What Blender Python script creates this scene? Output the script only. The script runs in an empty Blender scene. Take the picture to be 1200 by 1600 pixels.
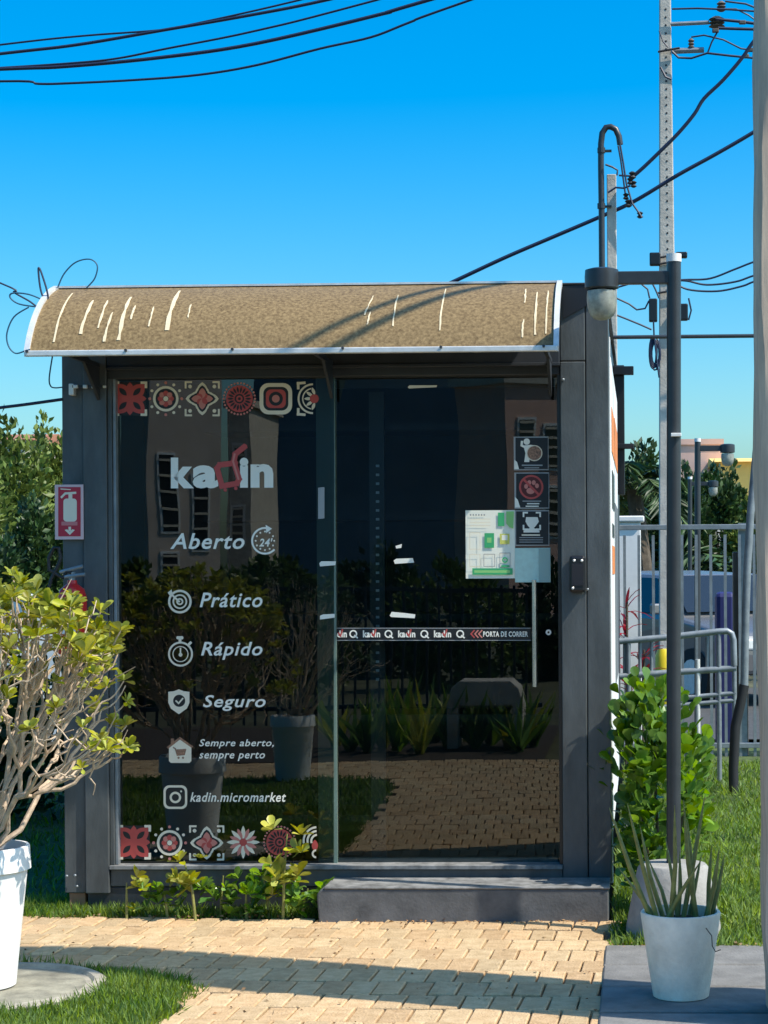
import bpy, math, random
import numpy as np
from mathutils import Vector, Matrix

random.seed(7)
rng = np.random.default_rng(7)
R = math.radians
SC = bpy.context.scene
COL = SC.collection

# ------------------------------------------------------------------ camera
F, D, H = 3000.0, 8.29, 1.5            # focal length (photo px), distance to the facade plane y=0, eye height
YAW, ROLL = R(2.0), R(0.35)
VPX, VPY = 1000.0, 880.0               # where the +Y direction lands in the photo
fwd = Vector((-math.sin(YAW), math.cos(YAW), 0))
rt0 = Vector((math.cos(YAW), math.sin(YAW), 0))
up0 = Vector((0, 0, 1))
rt = rt0 * math.cos(ROLL) - up0 * math.sin(ROLL)
up = up0 * math.cos(ROLL) + rt0 * math.sin(ROLL)
ydir = Vector((0, 1, 0))
CX = VPX - F * ydir.dot(rt) / ydir.dot(fwd)
CY = VPY + F * ydir.dot(up) / ydir.dot(fwd)
cam = bpy.data.cameras.new('camera')
cam_o = bpy.data.objects.new('camera', cam)
COL.objects.link(cam_o)
cam.sensor_fit = 'HORIZONTAL'
cam.sensor_width = 36
cam.lens = F / 1200 * 36
cam.shift_x = (600 - CX) / 1200
cam.shift_y = (CY - 800) / 1200
cam.clip_start, cam.clip_end = 0.05, 3000
m = Matrix((rt, up, -fwd)).transposed().to_4x4()
m.translation = (0, -D, H)
cam_o.matrix_world = m
SC.camera = cam_o
EYE = Vector((0, -D, H))

def P(px, py, d):
    """photo pixel -> world point on the plane at distance d in front of the eye (y = d - D)"""
    r = fwd + rt * ((px - CX) / F) - up * ((py - CY) / F)
    return EYE + r * (d / r.y)

def G(px, py, z=0.0):
    """photo pixel -> point on the ground plane"""
    r = fwd + rt * ((px - CX) / F) - up * ((py - CY) / F)
    return EYE + r * ((z - H) / r.z)

# ------------------------------------------------------------------ light
SUN_EL, SUN_AZ = R(53), R(72)          # azimuth of light travel, from +Y towards -X
travel = Vector((-math.sin(SUN_AZ) * math.cos(SUN_EL), math.cos(SUN_AZ) * math.cos(SUN_EL), -math.sin(SUN_EL)))
w = bpy.data.worlds.new('World')
SC.world = w
w.use_nodes = True
nt = w.node_tree
nt.nodes.clear()
sky = nt.nodes.new('ShaderNodeTexSky')
sky.sky_type = 'NISHITA'
sky.sun_disc = False
sky.sun_elevation = SUN_EL
sky.sun_rotation = math.atan2(-travel.x, -travel.y)
sky.air_density, sky.dust_density, sky.ozone_density = 1.0, 2.1, 2.2
hs = nt.nodes.new('ShaderNodeHueSaturation')
hs.inputs['Hue'].default_value = 0.493
hs.inputs['Saturation'].default_value = 1.78
tint = nt.nodes.new('ShaderNodeMix')
tint.data_type, tint.blend_type = 'RGBA', 'MULTIPLY'
tint.inputs[0].default_value = 1.0
tint.inputs[7].default_value = (0.72, 1.0, 1.06, 1)
bg = nt.nodes.new('ShaderNodeBackground')
bg.inputs['Strength'].default_value = 0.142
wo = nt.nodes.new('ShaderNodeOutputWorld')
nt.links.new(sky.outputs[0], hs.inputs['Color'])
nt.links.new(hs.outputs[0], tint.inputs[6])
nt.links.new(tint.outputs[2], bg.inputs[0])
nt.links.new(bg.outputs[0], wo.inputs[0])
sl = bpy.data.lights.new('sun', 'SUN')
sl.energy, sl.angle, sl.color = 4.2, R(0.53), (1.0, 0.93, 0.82)
so = bpy.data.objects.new('sun', sl)
COL.objects.link(so)
so.rotation_euler = travel.to_track_quat('-Z', 'Y').to_euler()
so.location = (6, -4, 9)
vs = SC.view_settings
vs.view_transform, vs.look, vs.gamma = 'Standard', 'None', 1.0
vs.exposure = 0.6

# ------------------------------------------------------------------ materials
MATS = {}
def mat(name, col, rough=0.6, metal=0.0, noise=0.0, nscale=8.0, bump=0.0, bscale=60.0, col2=None, rnd=0.0,
        transl=0.0, spec=0.5, stretch=None, huev=0.0):
    if name in MATS:
        return MATS[name]
    M = bpy.data.materials.new(name)
    M.use_nodes = True
    t = M.node_tree
    N, L = t.nodes, t.links
    b = N['Principled BSDF']
    b.inputs['Roughness'].default_value = rough
    b.inputs['Metallic'].default_value = metal
    b.inputs['Specular IOR Level'].default_value = spec
    c = (*col, 1)
    b.inputs['Base Color'].default_value = c
    src = None
    geo = N.new('ShaderNodeNewGeometry')
    vec = geo.outputs['Position']
    if stretch:
        mp = N.new('ShaderNodeMapping')
        mp.inputs['Scale'].default_value = stretch
        L.new(vec, mp.inputs['Vector'])
        vec = mp.outputs[0]
    if noise > 0 or col2:
        n = N.new('ShaderNodeTexNoise')
        n.inputs['Scale'].default_value = nscale
        n.inputs['Detail'].default_value = 6
        n.inputs['Roughness'].default_value = 0.62
        L.new(vec, n.inputs['Vector'])
        cr = N.new('ShaderNodeMapRange')
        cr.inputs['From Min'].default_value = 0.32
        cr.inputs['From Max'].default_value = 0.68
        L.new(n.outputs['Fac'], cr.inputs['Value'])
        mx = N.new('ShaderNodeMix')
        mx.data_type = 'RGBA'
        a = tuple(max(0, v * (1 - noise)) for v in col)
        e = col2 if col2 else tuple(min(1, v * (1 + noise)) for v in col)
        mx.inputs[6].default_value = (*(col if col2 else a), 1)
        mx.inputs[7].default_value = (*e, 1)
        L.new(cr.outputs[0], mx.inputs[0])
        src = mx.outputs[2]
    if rnd > 0:
        oi = N.new('ShaderNodeObjectInfo')
        ad = N.new('ShaderNodeMath')
        ad.operation = 'ADD'
        L.new(oi.outputs['Random'], ad.inputs[0])
        L.new(geo.outputs['Random Per Island'], ad.inputs[1])
        fr = N.new('ShaderNodeMath')
        fr.operation = 'FRACT'
        L.new(ad.outputs[0], fr.inputs[0])
        mr = N.new('ShaderNodeMapRange')
        mr.inputs['To Min'].default_value = 1 - rnd
        mr.inputs['To Max'].default_value = 1 + rnd
        L.new(fr.outputs[0], mr.inputs['Value'])
        h2 = N.new('ShaderNodeHueSaturation')
        L.new(mr.outputs[0], h2.inputs['Value'])
        if huev:
            m7 = N.new('ShaderNodeMath')
            m7.operation = 'MULTIPLY'
            m7.inputs[1].default_value = 7.31
            L.new(fr.outputs[0], m7.inputs[0])
            f7 = N.new('ShaderNodeMath')
            f7.operation = 'FRACT'
            L.new(m7.outputs[0], f7.inputs[0])
            r7 = N.new('ShaderNodeMapRange')
            r7.inputs['To Min'].default_value = 0.5 - huev
            r7.inputs['To Max'].default_value = 0.5 + huev
            L.new(f7.outputs[0], r7.inputs['Value'])
            L.new(r7.outputs[0], h2.inputs['Hue'])
            s7 = N.new('ShaderNodeMapRange')
            s7.inputs['To Min'].default_value = 1 + 8 * huev
            s7.inputs['To Max'].default_value = 1 - 12 * huev
            L.new(f7.outputs[0], s7.inputs['Value'])
            L.new(s7.outputs[0], h2.inputs['Saturation'])
        if src is not None:
            L.new(src, h2.inputs['Color'])
        else:
            h2.inputs['Color'].default_value = c
        src = h2.outputs[0]
    if src is not None:
        L.new(src, b.inputs['Base Color'])
    if bump > 0:
        n2 = N.new('ShaderNodeTexNoise')
        n2.inputs['Scale'].default_value = bscale
        n2.inputs['Detail'].default_value = 5
        L.new(vec, n2.inputs['Vector'])
        bp = N.new('ShaderNodeBump')
        bp.inputs['Strength'].default_value = bump
        bp.inputs['Distance'].default_value = 0.01
        L.new(n2.outputs['Fac'], bp.inputs['Height'])
        L.new(bp.outputs[0], b.inputs['Normal'])
    if transl > 0:
        tr = N.new('ShaderNodeBsdfTranslucent')
        if src is not None:
            L.new(src, tr.inputs['Color'])
        else:
            tr.inputs['Color'].default_value = c
        ms = N.new('ShaderNodeMixShader')
        ms.inputs[0].default_value = transl
        out = N['Material Output']
        L.new(b.outputs[0], ms.inputs[1])
        L.new(tr.outputs[0], ms.inputs[2])
        L.new(ms.outputs[0], out.inputs['Surface'])
    MATS[name] = M
    return M

def glass_mat(name, tint, ior=1.9, rough=0.0, film=None):
    M = bpy.data.materials.new(name)
    M.use_nodes = True
    t = M.node_tree
    N, L = t.nodes, t.links
    N.remove(N['Principled BSDF'])
    tr = N.new('ShaderNodeBsdfTransparent')
    tr.inputs['Color'].default_value = (*tint, 1)
    gl = N.new('ShaderNodeBsdfGlossy')
    gl.inputs['Roughness'].default_value = rough
    gl.inputs['Color'].default_value = (0.95, 1.0, 0.98, 1)
    geo = N.new('ShaderNodeNewGeometry')
    n = N.new('ShaderNodeTexNoise')                 # float-glass waviness
    n.inputs['Scale'].default_value = 1.6
    n.inputs['Detail'].default_value = 1
    L.new(geo.outputs['Position'], n.inputs['Vector'])
    bp = N.new('ShaderNodeBump')
    bp.inputs['Strength'].default_value = 0.04
    bp.inputs['Distance'].default_value = 0.02
    L.new(n.outputs['Fac'], bp.inputs['Height'])
    L.new(bp.outputs[0], gl.inputs['Normal'])
    fr = N.new('ShaderNodeFresnel')
    fr.inputs['IOR'].default_value = ior
    ms = N.new('ShaderNodeMixShader')
    L.new(fr.outputs[0], ms.inputs[0])
    L.new(tr.outputs[0], ms.inputs[1])
    L.new(gl.outputs[0], ms.inputs[2])
    out = ms.outputs[0]
    if film:                                        # pale diffuse layer on the edge glass
        df = N.new('ShaderNodeBsdfDiffuse')
        df.inputs['Color'].default_value = (*film[1], 1)
        m2 = N.new('ShaderNodeMixShader')
        m2.inputs[0].default_value = film[0]
        L.new(out, m2.inputs[1])
        L.new(df.outputs[0], m2.inputs[2])
        out = m2.outputs[0]
    L.new(out, N['Material Output'].inputs['Surface'])
    MATS[name] = M
    return M

CHAR = mat('charcoal_paint', (0.078, 0.087, 0.090), 0.42, noise=0.34, nscale=7, bump=0.10, bscale=90, stretch=(1, 1, 0.35))
CHARD = mat('dark_paint', (0.030, 0.035, 0.043), 0.45, noise=0.2, nscale=9)
BLACK = mat('black_plastic', (0.012, 0.013, 0.015), 0.35)
RUBBER = mat('black_rubber', (0.02, 0.02, 0.022), 0.6)
ALU = mat('aluminium', (0.72, 0.72, 0.70), 0.35, metal=0.25, noise=0.12, nscale=20)
STEEL = mat('brushed_steel', (0.62, 0.63, 0.64), 0.22, metal=0.9)
GREYMET = mat('grey_galvanised', (0.24, 0.27, 0.29), 0.45, metal=0.3, noise=0.2, nscale=15)
WHITE = mat('white_paint', (0.80, 0.80, 0.78), 0.5, noise=0.05, nscale=10)
POTW = mat('white_pot', (0.80, 0.79, 0.76), 0.55, noise=0.06, nscale=9, bump=0.1, bscale=50)
POTG = mat('pale_grey_pot', (0.88, 0.78, 0.63), 0.7, noise=0.13, nscale=14, bump=0.25, bscale=70)
VCREAM = mat('cream_vinyl', (0.82, 0.74, 0.58), 0.5)
VWHITE = mat('white_vinyl', (0.90, 0.88, 0.78), 0.5)
VRED = mat('red_vinyl', (0.52, 0.075, 0.065), 0.5)
VDARK = mat('black_vinyl', (0.012, 0.013, 0.015), 0.5)
VPINK = mat('pink_vinyl', (0.62, 0.22, 0.18), 0.5)
VGREY = mat('grey_vinyl', (0.35, 0.36, 0.36), 0.5)
VGREEN = mat('green_print', (0.05, 0.42, 0.16), 0.5)
VLIME = mat('lime_print', (0.28, 0.62, 0.20), 0.5)
VYEL = mat('yellow_print', (0.66, 0.66, 0.14), 0.5)
VBROWN = mat('brown_print', (0.30, 0.16, 0.10), 0.5, noise=0.6, nscale=120)
PAPER = mat('paper', (0.90, 0.89, 0.76), 0.7)
TEAL = mat('frosted_teal', (0.50, 0.72, 0.66), 0.5, noise=0.07, nscale=40)
TEAL2 = mat('frosted_teal_dim', (0.34, 0.50, 0.47), 0.5)
CANOPY = mat('canopy_sheet', (0.12, 0.075, 0.03), 0.5, nscale=75, col2=(0.31, 0.215, 0.10), bump=0.12, bscale=220, spec=0.3)
STREAK = mat('lichen_streak', (0.70, 0.58, 0.38), 0.8, noise=0.1, nscale=60)
BRICK = mat('paving_brick', (0.44, 0.30, 0.16), 0.85, noise=0.0, nscale=20, col2=(0.60, 0.43, 0.25), bump=0.6, bscale=110, rnd=0.13, spec=0.2, huev=0.005)
SAND = mat('joint_sand', (0.22, 0.16, 0.10), 0.95, noise=0.4, nscale=40, bump=0.5)
SOIL = mat('soil', (0.05, 0.035, 0.024), 0.95, noise=0.4, nscale=30, bump=0.6)
SLAB = mat('concrete_slab', (0.19, 0.185, 0.175), 0.85, noise=0.22, nscale=9, bump=0.35, bscale=90, rnd=0.1)
STEPM = mat('dark_concrete', (0.07, 0.075, 0.08), 0.75, nscale=9, col2=(0.145, 0.15, 0.155), bump=0.16, bscale=80)
STEPT = mat('pale_step_edge', (0.19, 0.19, 0.185), 0.8, noise=0.5, nscale=16)  # paler grey for the step tread and window sill
CONC = mat('pale_concrete', (0.52, 0.47, 0.40), 0.85, noise=0.2, nscale=6, bump=0.35, bscale=50)
PILLAR = mat('weathered_timber', (0.66, 0.53, 0.39), 0.85, nscale=9, col2=(0.40, 0.32, 0.25), bump=0.22, bscale=22, stretch=(2.2, 2.2, 0.3))
CONEM = mat('cone_concrete', (0.30, 0.29, 0.27), 0.85, noise=0.2, nscale=10, bump=0.3)
RED = mat('extinguisher_red', (0.55, 0.02, 0.02), 0.3)
SIGNRED = mat('sign_red', (0.50, 0.025, 0.05), 0.5)
GRASSG = mat('lawn_soil', (0.06, 0.09, 0.022), 0.95, noise=0.4, nscale=14, bump=0.6)
BLADE = mat('grass_blade', (0.12, 0.22, 0.025), 0.55, rnd=0.4, transl=0.42, spec=0.25, nscale=3, col2=(0.22, 0.31, 0.045), huev=0.02)
LEAFY = mat('leaf_yellow_green', (0.24, 0.30, 0.022), 0.4, rnd=0.4, transl=0.35, nscale=14, col2=(0.50, 0.46, 0.05), spec=0.35, huev=0.015)
LEAFG = mat('leaf_glossy', (0.07, 0.19, 0.016), 0.2, rnd=0.45, transl=0.42, nscale=9, col2=(0.22, 0.36, 0.03), huev=0.015)
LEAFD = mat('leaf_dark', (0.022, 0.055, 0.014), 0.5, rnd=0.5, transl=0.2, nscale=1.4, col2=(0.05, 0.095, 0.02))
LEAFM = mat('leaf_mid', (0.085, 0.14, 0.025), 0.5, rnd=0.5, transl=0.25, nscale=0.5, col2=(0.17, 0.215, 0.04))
LEAFR = mat('leaf_crimson', (0.30, 0.012, 0.03), 0.4, rnd=0.4, transl=0.3)
STALK = mat('stalk_green', (0.22, 0.22, 0.06), 0.5, noise=0.3, nscale=25)
BARK = mat('pale_bark', (0.55, 0.42, 0.30), 0.8, noise=0.3, nscale=30, bump=0.3)
BARKD = mat('dark_bark', (0.09, 0.07, 0.05), 0.9, noise=0.3, nscale=10, bump=0.5)
POLE = mat('lamp_pole_paint', (0.032, 0.037, 0.042), 0.38, noise=0.15, nscale=12)
CABLE = mat('cable_black', (0.010, 0.020, 0.055), 0.5)
CABLEB = mat('cable_blue', (0.02, 0.09, 0.16), 0.5)
PINKW = mat('pink_render', (0.74, 0.47, 0.38), 0.9, noise=0.08, nscale=2)
YELW = mat('yellow_render', (0.85, 0.55, 0.15), 0.9, noise=0.08, nscale=2)
CREAMW = mat('cream_render', (0.62, 0.55, 0.45), 0.9, noise=0.1, nscale=2)
TILE = mat('roof_tile', (0.33, 0.14, 0.08), 0.85, noise=0.3, nscale=3)
DARKGL = mat('window_dark', (0.02, 0.025, 0.03), 0.1)
ASPH = mat('asphalt', (0.055, 0.055, 0.055), 0.9, noise=0.25, nscale=12, bump=0.4)
CARP = mat('car_silver', (0.22, 0.22, 0.225), 0.25, metal=0.5)
TYRE = mat('tyre', (0.015, 0.015, 0.015), 0.8)
INTW = mat('interior_panel', (0.025, 0.030, 0.034), 0.7, noise=0.2, nscale=5)
INTF = mat('interior_floor', (0.035, 0.038, 0.04), 0.6)
DOTW = mat('slot_white', (0.75, 0.78, 0.80), 0.6)
ORANGE = mat('orange_print', (0.70, 0.22, 0.05), 0.6)
YPLAS = mat('yellow_plastic', (0.80, 0.62, 0.03), 0.4)
BLUET = mat('blue_tarp', (0.015, 0.02, 0.12), 0.6)
BROWNM = mat('brown_metal', (0.10, 0.085, 0.07), 0.6, noise=0.2, nscale=6)
SCREEN = mat('device_screen', (0.02, 0.025, 0.035), 0.12)
LAMPGL = mat('ribbed_lamp_glass', (0.50, 0.52, 0.46), 0.15, transl=0.45, noise=0.3, nscale=30)
GLASS = glass_mat('tinted_glass', (0.50, 0.56, 0.56), 1.7)
GLASS2 = glass_mat('door_glass', (0.52, 0.62, 0.62), 1.7)
EDGEGL = mat('green_glass_edge', (0.15, 0.22, 0.19), 0.25, noise=0.15, nscale=5)

# ------------------------------------------------------------------ mesh helpers
class MB:
    def __init__(s):
        s.v, s.f, s.mi, s.ms = [], [], [], []
    def _m(s, mt):
        if mt is None:
            return 0
        if mt not in s.ms:
            s.ms.append(mt)
        return s.ms.index(mt)
    def add(s, v, f, mt=None):
        o = len(s.v)
        s.v += [tuple(p) for p in v]
        k = s._m(mt)
        for q in f:
            s.f.append([i + o for i in q])
            s.mi.append(k)
        return s
    def box(s, x0, x1, y0, y1, z0, z1, mt=None):
        v = [(x, y, z) for z in (z0, z1) for y in (y0, y1) for x in (x0, x1)]
        return s.add(v, [(0, 2, 3, 1), (4, 5, 7, 6), (0, 1, 5, 4), (1, 3, 7, 5), (3, 2, 6, 7), (2, 0, 4, 6)], mt)
    def chbox(s, x0, x1, y0, y1, z0, z1, c, mt=None):
        """box with chamfered upper edges"""
        v = []
        for (z, i) in ((z0, 0), (z1 - c, 0), (z1, c)):
            v += [(x0 + i, y0 + i, z), (x1 - i, y0 + i, z), (x1 - i, y1 - i, z), (x0 + i, y1 - i, z)]
        f = [(3, 2, 1, 0), (8, 9, 10, 11)]
        for k in (0, 4):
            for i in range(4):
                j = (i + 1) % 4
                f.append((k + i, k + j, k + j + 4, k + i + 4))
        return s.add(v, f, mt)
    def tube(s, pts, r, n=8, mt=None, cap=True):
        pts = [Vector(p) for p in pts]
        if not hasattr(r, '__len__'):
            r = [r] * len(pts)
        v, f = [], []
        t0 = (pts[1] - pts[0]).normalized()
        a = Vector((0, 0, 1)) if abs(t0.z) < 0.9 else Vector((1, 0, 0))
        u = t0.cross(a).normalized()
        for i, p in enumerate(pts):
            if i == 0:
                t = t0
            elif i == len(pts) - 1:
                t = (pts[i] - pts[i - 1]).normalized()
            else:
                t = (pts[i + 1] - pts[i - 1]).normalized()
            u = (u - t * u.dot(t)).normalized()
            b = t.cross(u)
            for k in range(n):
                q = 2 * math.pi * k / n
                v.append(p + (u * math.cos(q) + b * math.sin(q)) * r[i])
        for i in range(len(pts) - 1):
            for k in range(n):
                j = (k + 1) % n
                f.append((i * n + k, i * n + j, (i + 1) * n + j, (i + 1) * n + k))
        if cap:
            f.append(tuple(reversed(range(n))))
            f.append(tuple((len(pts) - 1) * n + k for k in range(n)))
        return s.add(v, f, mt)
    def lathe(s, prof, n=32, c=(0, 0, 0), mt=None):
        v, f = [], []
        for (r, z) in prof:
            for k in range(n):
                q = 2 * math.pi * k / n
                v.append((c[0] + r * math.cos(q), c[1] + r * math.sin(q), c[2] + z))
        for i in range(len(prof) - 1):
            for k in range(n):
                j = (k + 1) % n
                f.append((i * n + k, i * n + j, (i + 1) * n + j, (i + 1) * n + k))
        f.append(tuple(reversed(range(n))))
        f.append(tuple((len(prof) - 1) * n + k for k in range(n)))
        return s.add(v, f, mt)
    def mesh(s, name, mt=None):
        me = bpy.data.meshes.new(name)
        me.from_pydata(s.v, [], s.f)
        if s.ms:
            for x in s.ms:
                me.materials.append(x)
            me.polygons.foreach_set('material_index', s.mi)
        elif mt:
            me.materials.append(mt)
        me.update()
        return me

def smooth(me, ang=40):
    me.polygons.foreach_set('use_smooth', [True] * len(me.polygons))
    try:
        me.set_sharp_from_angle(angle=R(ang))
    except Exception:
        pass

def place(name, me, parent=None):
    o = bpy.data.objects.new(name, me)
    COL.objects.link(o)
    if parent is not None:
        o.parent = parent
        if parent.type == 'EMPTY' and not parent.get('_local'):
            o.matrix_parent_inverse = Matrix.Translation(-Vector(parent.location))
    return o

def obj(name, mb, mt=None, parent=None, sm=False, bevel=0):
    me = mb.mesh(name, mt)
    if sm:
        smooth(me)
    o = place(name, me, parent)
    if bevel:
        b = o.modifiers.new('bevel', 'BEVEL')
        b.width, b.segments, b.limit_method = bevel, 2, 'ANGLE'
    return o

def tag(o, label=None, cat=None, group=None, kind=None):
    if label:
        o['label'] = label
    if cat:
        o['category'] = cat
    if group:
        o['group'] = group
    if kind:
        o['kind'] = kind
    return o

def thing(name, loc, label, cat, group=None):
    o = bpy.data.objects.new(name, None)
    COL.objects.link(o)
    o.location = loc
    o.empty_display_size = 0.1
    return tag(o, label, cat, group)

# numpy foliage ------------------------------------------------------------
def unit(a):
    return a / np.maximum(np.linalg.norm(a, axis=1, keepdims=True), 1e-9)

LEAF_T = {
    'diamond': (np.array([(0, 0, 0), (-.5, .5, .12), (0, 1, 0), (.5, .5, .12)]), [(0, 1, 2), (0, 2, 3)]),
    'obovate': (np.array([(0, 0, 0), (-.20, .25, .05), (-.42, .55, .08), (-.44, .75, .07), (-.25, .94, .0), (0, .99, -.06), (0, .5, -.02),
                          (.25, .94, .0), (.44, .75, .07), (.42, .55, .08), (.20, .25, .05)]),
                [(0, 1, 2, 6), (6, 2, 3, 4, 5), (0, 6, 9, 10), (6, 5, 7, 8, 9)]),
    'blade': (np.array([(-.5, 0, 0), (.5, 0, 0), (.35, .55, .08), (-.35, .55, .08), (0, 1, .3)]), [(0, 1, 2, 3), (3, 2, 4)]),
}

def leaves_mesh(name, pos, axis, size, width, kind, mt, roll=None):
    """pos, axis: (N,3); size, width: (N,)"""
    T, F_ = LEAF_T[kind]
    pos = np.asarray(pos, float)
    n = len(pos)
    axis = unit(np.asarray(axis, float))
    h = unit(rng.normal(size=(n, 3)))
    side = unit(np.cross(axis, h))
    if roll is not None:
        side = unit(np.cross(axis, np.asarray(roll, float)))
    nor = np.cross(side, axis)
    k = len(T)
    size = np.broadcast_to(size, (n,))
    width = np.broadcast_to(width, (n,))
    V = (pos[:, None, :] + T[None, :, 0, None] * side[:, None, :] * (size * width)[:, None, None]
         + T[None, :, 1, None] * axis[:, None, :] * size[:, None, None]
         + T[None, :, 2, None] * nor[:, None, :] * size[:, None, None]).reshape(-1, 3)
    me = bpy.data.meshes.new(name)
    loops, starts, totals = [], [], []
    base = (np.arange(n) * k)[:, None]
    per = np.concatenate([np.array(f) for f in F_])
    li = (base + per[None, :]).reshape(-1)
    lens = np.tile([len(f) for f in F_], n)
    st = np.concatenate([[0], np.cumsum(lens)[:-1]])
    me.vertices.add(len(V))
    me.vertices.foreach_set('co', V.astype(np.float32).ravel())
    me.loops.add(len(li))
    me.loops.foreach_set('vertex_index', li.astype(np.int32))
    me.polygons.add(len(lens))
    me.polygons.foreach_set('loop_start', st.astype(np.int32))
    me.polygons.foreach_set('loop_total', lens.astype(np.int32))
    me.materials.append(mt)
    me.update(calc_edges=True)
    me.validate()
    return me

def crown_points(c, rad, n, clumps, cr, hollow=0.55):
    """points in clumps spread through an ellipsoid, with outward axes"""
    c, rad = np.array(c, float), np.array(rad, float)
    u = unit(rng.normal(size=(clumps, 3)))
    rr = hollow + (1 - hollow) * rng.random((clumps, 1)) ** 0.6
    cc = u * rr * (0.85 + 0.3 * rng.random((clumps, 1)))
    i = rng.integers(0, clumps, n)
    off = unit(rng.normal(size=(n, 3))) * (rng.random((n, 1)) ** 0.5) * cr * (0.6 + 0.8 * rng.random(clumps))[i][:, None]
    p = c + (cc[i] + off) * rad
    ax = off * 1.0 + cc[i] * 0.4 + rng.normal(size=(n, 3)) * 0.25 + np.array([0, 0, .1])
    return p, ax

# ------------------------------------------------------------------ GROUND
def flat(name, pts, z, mt, kind='structure', label=None):
    mb = MB()
    mb.add([(x, y, z) for x, y in pts], [tuple(range(len(pts)))])
    o = obj(name, mb, mt)
    tag(o, kind=kind)
    if label:
        o['label'] = label
    return o

flat('ground', [(-900, -900), (900, -900), (900, 900), (-900, 900)], -0.09,
     mat('ground_earth', (0.075, 0.075, 0.035), 0.95, noise=0.5, nscale=0.8))
flat('road', [(-30, 8.6), (30, 8.6), (30, 15.5), (-30, 15.5)], -0.05, ASPH)

LAWN_E = [(-2.9, -1.10), (-2.45, -1.12), (-2.15, -1.17), (-1.85, -1.28), (-1.66, -1.40), (-1.57, -1.56), (-1.58, -1.8),
          (-1.60, -2.2), (-1.62, -3.2), (-1.66, -4.4), (-1.78, -4.9), (-2.1, -5.05), (-4.5, -5.1), (-7, -5.1), (-7, -1.1)]
def inside(poly, x, y):
    c = False
    for i in range(len(poly)):
        x0, y0 = poly[i]
        x1, y1 = poly[i - 1]
        if (y0 > y) != (y1 > y) and x < (x1 - x0) * (y - y0) / (y1 - y0) + x0:
            c = not c
    return c
LAWN_F = [(-7, -0.17), (-5.5, -0.2), (-3.0, -0.17), (-2.4, -0.15), (-1.9, -0.13), (-1.36, -0.12), (-1.36, 0.25), (-2.45, 0.25), (-2.6, 7), (-7, 7)]
LAWN_R = [(-0.13, -0.78), (0.5, -0.80), (1.2, -0.80), (5, -0.8), (5, 7.5), (-0.13, 7.5)]
flat('lawn_by_the_path', LAWN_E, -0.004, GRASSG)
flat('lawn_by_the_shop_front', LAWN_F, -0.008, GRASSG)
flat('lawn_beside_the_shop', LAWN_R, -0.010, GRASSG)

# brick paving -------------------------------------------------------------
path = flat('brick_path', [(-7, -6.25), (3.2, -6.25), (3.2, -0.1), (-7, -0.1)], -0.022, SAND)
bw, bl, gap, BA = 0.1, 0.2, 0.007, R(-2.6)
def brick_mesh():
    mb = MB()
    mb.chbox(-(bw - gap) / 2, (bw - gap) / 2, -(bl - gap) / 2, (bl - gap) / 2, -0.05, 0, 0.004)
    return mb.mesh('brick', BRICK)
bme = brick_mesh()
ca, sa = math.cos(BA), math.sin(BA)
bricks = []
for j in range(-45, 20):
    for i in range(-90, 60):
        u = (i + 0.5 * (j % 2) + 0.1 * math.sin(j * 1.3)) * bw
        v = j * bl + 0.010 * math.sin(i * 0.13 + j)
        x, y = -1.0 + u * ca - v * sa, -1.5 + u * sa + v * ca
        if not (-6.9 < x < 3.1 and -6.2 < y < -0.14):
            continue
        if -1.37 < x < -0.12 and y > -0.17:
            continue
        if inside(LAWN_E, x, y) or (x > -0.115 and y > -6.1):
            continue
        q = EYE - Vector((x, y, 0))
        px = VPX + F * x / (y + D)
        py = VPY + F * H / (y + D)
        bricks.append((0 if (-10 < px < 1010 and py < 1612) else 1, -y, x, y))
bricks.sort()
near = [b for b in bricks if b[0] == 0]
near.sort(key=lambda b: b[3])          # nearest first: they show largest
singles = near[:296]
rest = near[296:] + [b for b in bricks if b[0] == 1]
for (_, _, x, y) in singles:
    o = place('brick', bme, path)
    o.location = (x, y, random.uniform(-0.003, 0.003))
    o.rotation_euler = (random.uniform(-.012, .012), random.uniform(-.012, .012), BA + random.uniform(-.02, .02))
mb = MB()
bv = [v.co.copy() for v in bme.vertices]
bf = [tuple(p.vertices) for p in bme.polygons]
for (_, _, x, y) in rest:
    M = Matrix.Translation((x, y, random.uniform(-.003, .003))) @ Matrix.Rotation(BA + random.uniform(-.02, .02), 4, 'Z') \
        @ Matrix.Rotation(random.uniform(-.012, .012), 4, 'X')
    mb.add([M @ v for v in bv], bf)
tag(obj('brick_field', mb, BRICK, path), kind='stuff')

# concrete slabs at the right --------------------------------------------------
slabs = flat('slab_paving', [(-0.16, -6.1), (3.0, -6.1), (3.0, -0.78), (-0.16, -0.78)], -0.016, SOIL)
for r_ in range(14):
    for c_ in range(3):
        mb = MB()
        x0, y1 = -0.15 + c_ * 0.98, -0.785 - r_ * 0.378
        mb.chbox(x0 + .006, x0 + .974, y1 - 0.352, y1, -0.06, 0.010 + random.uniform(-.002, .002), 0.006)
        obj('slab', mb, SLAB, slabs)

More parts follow.
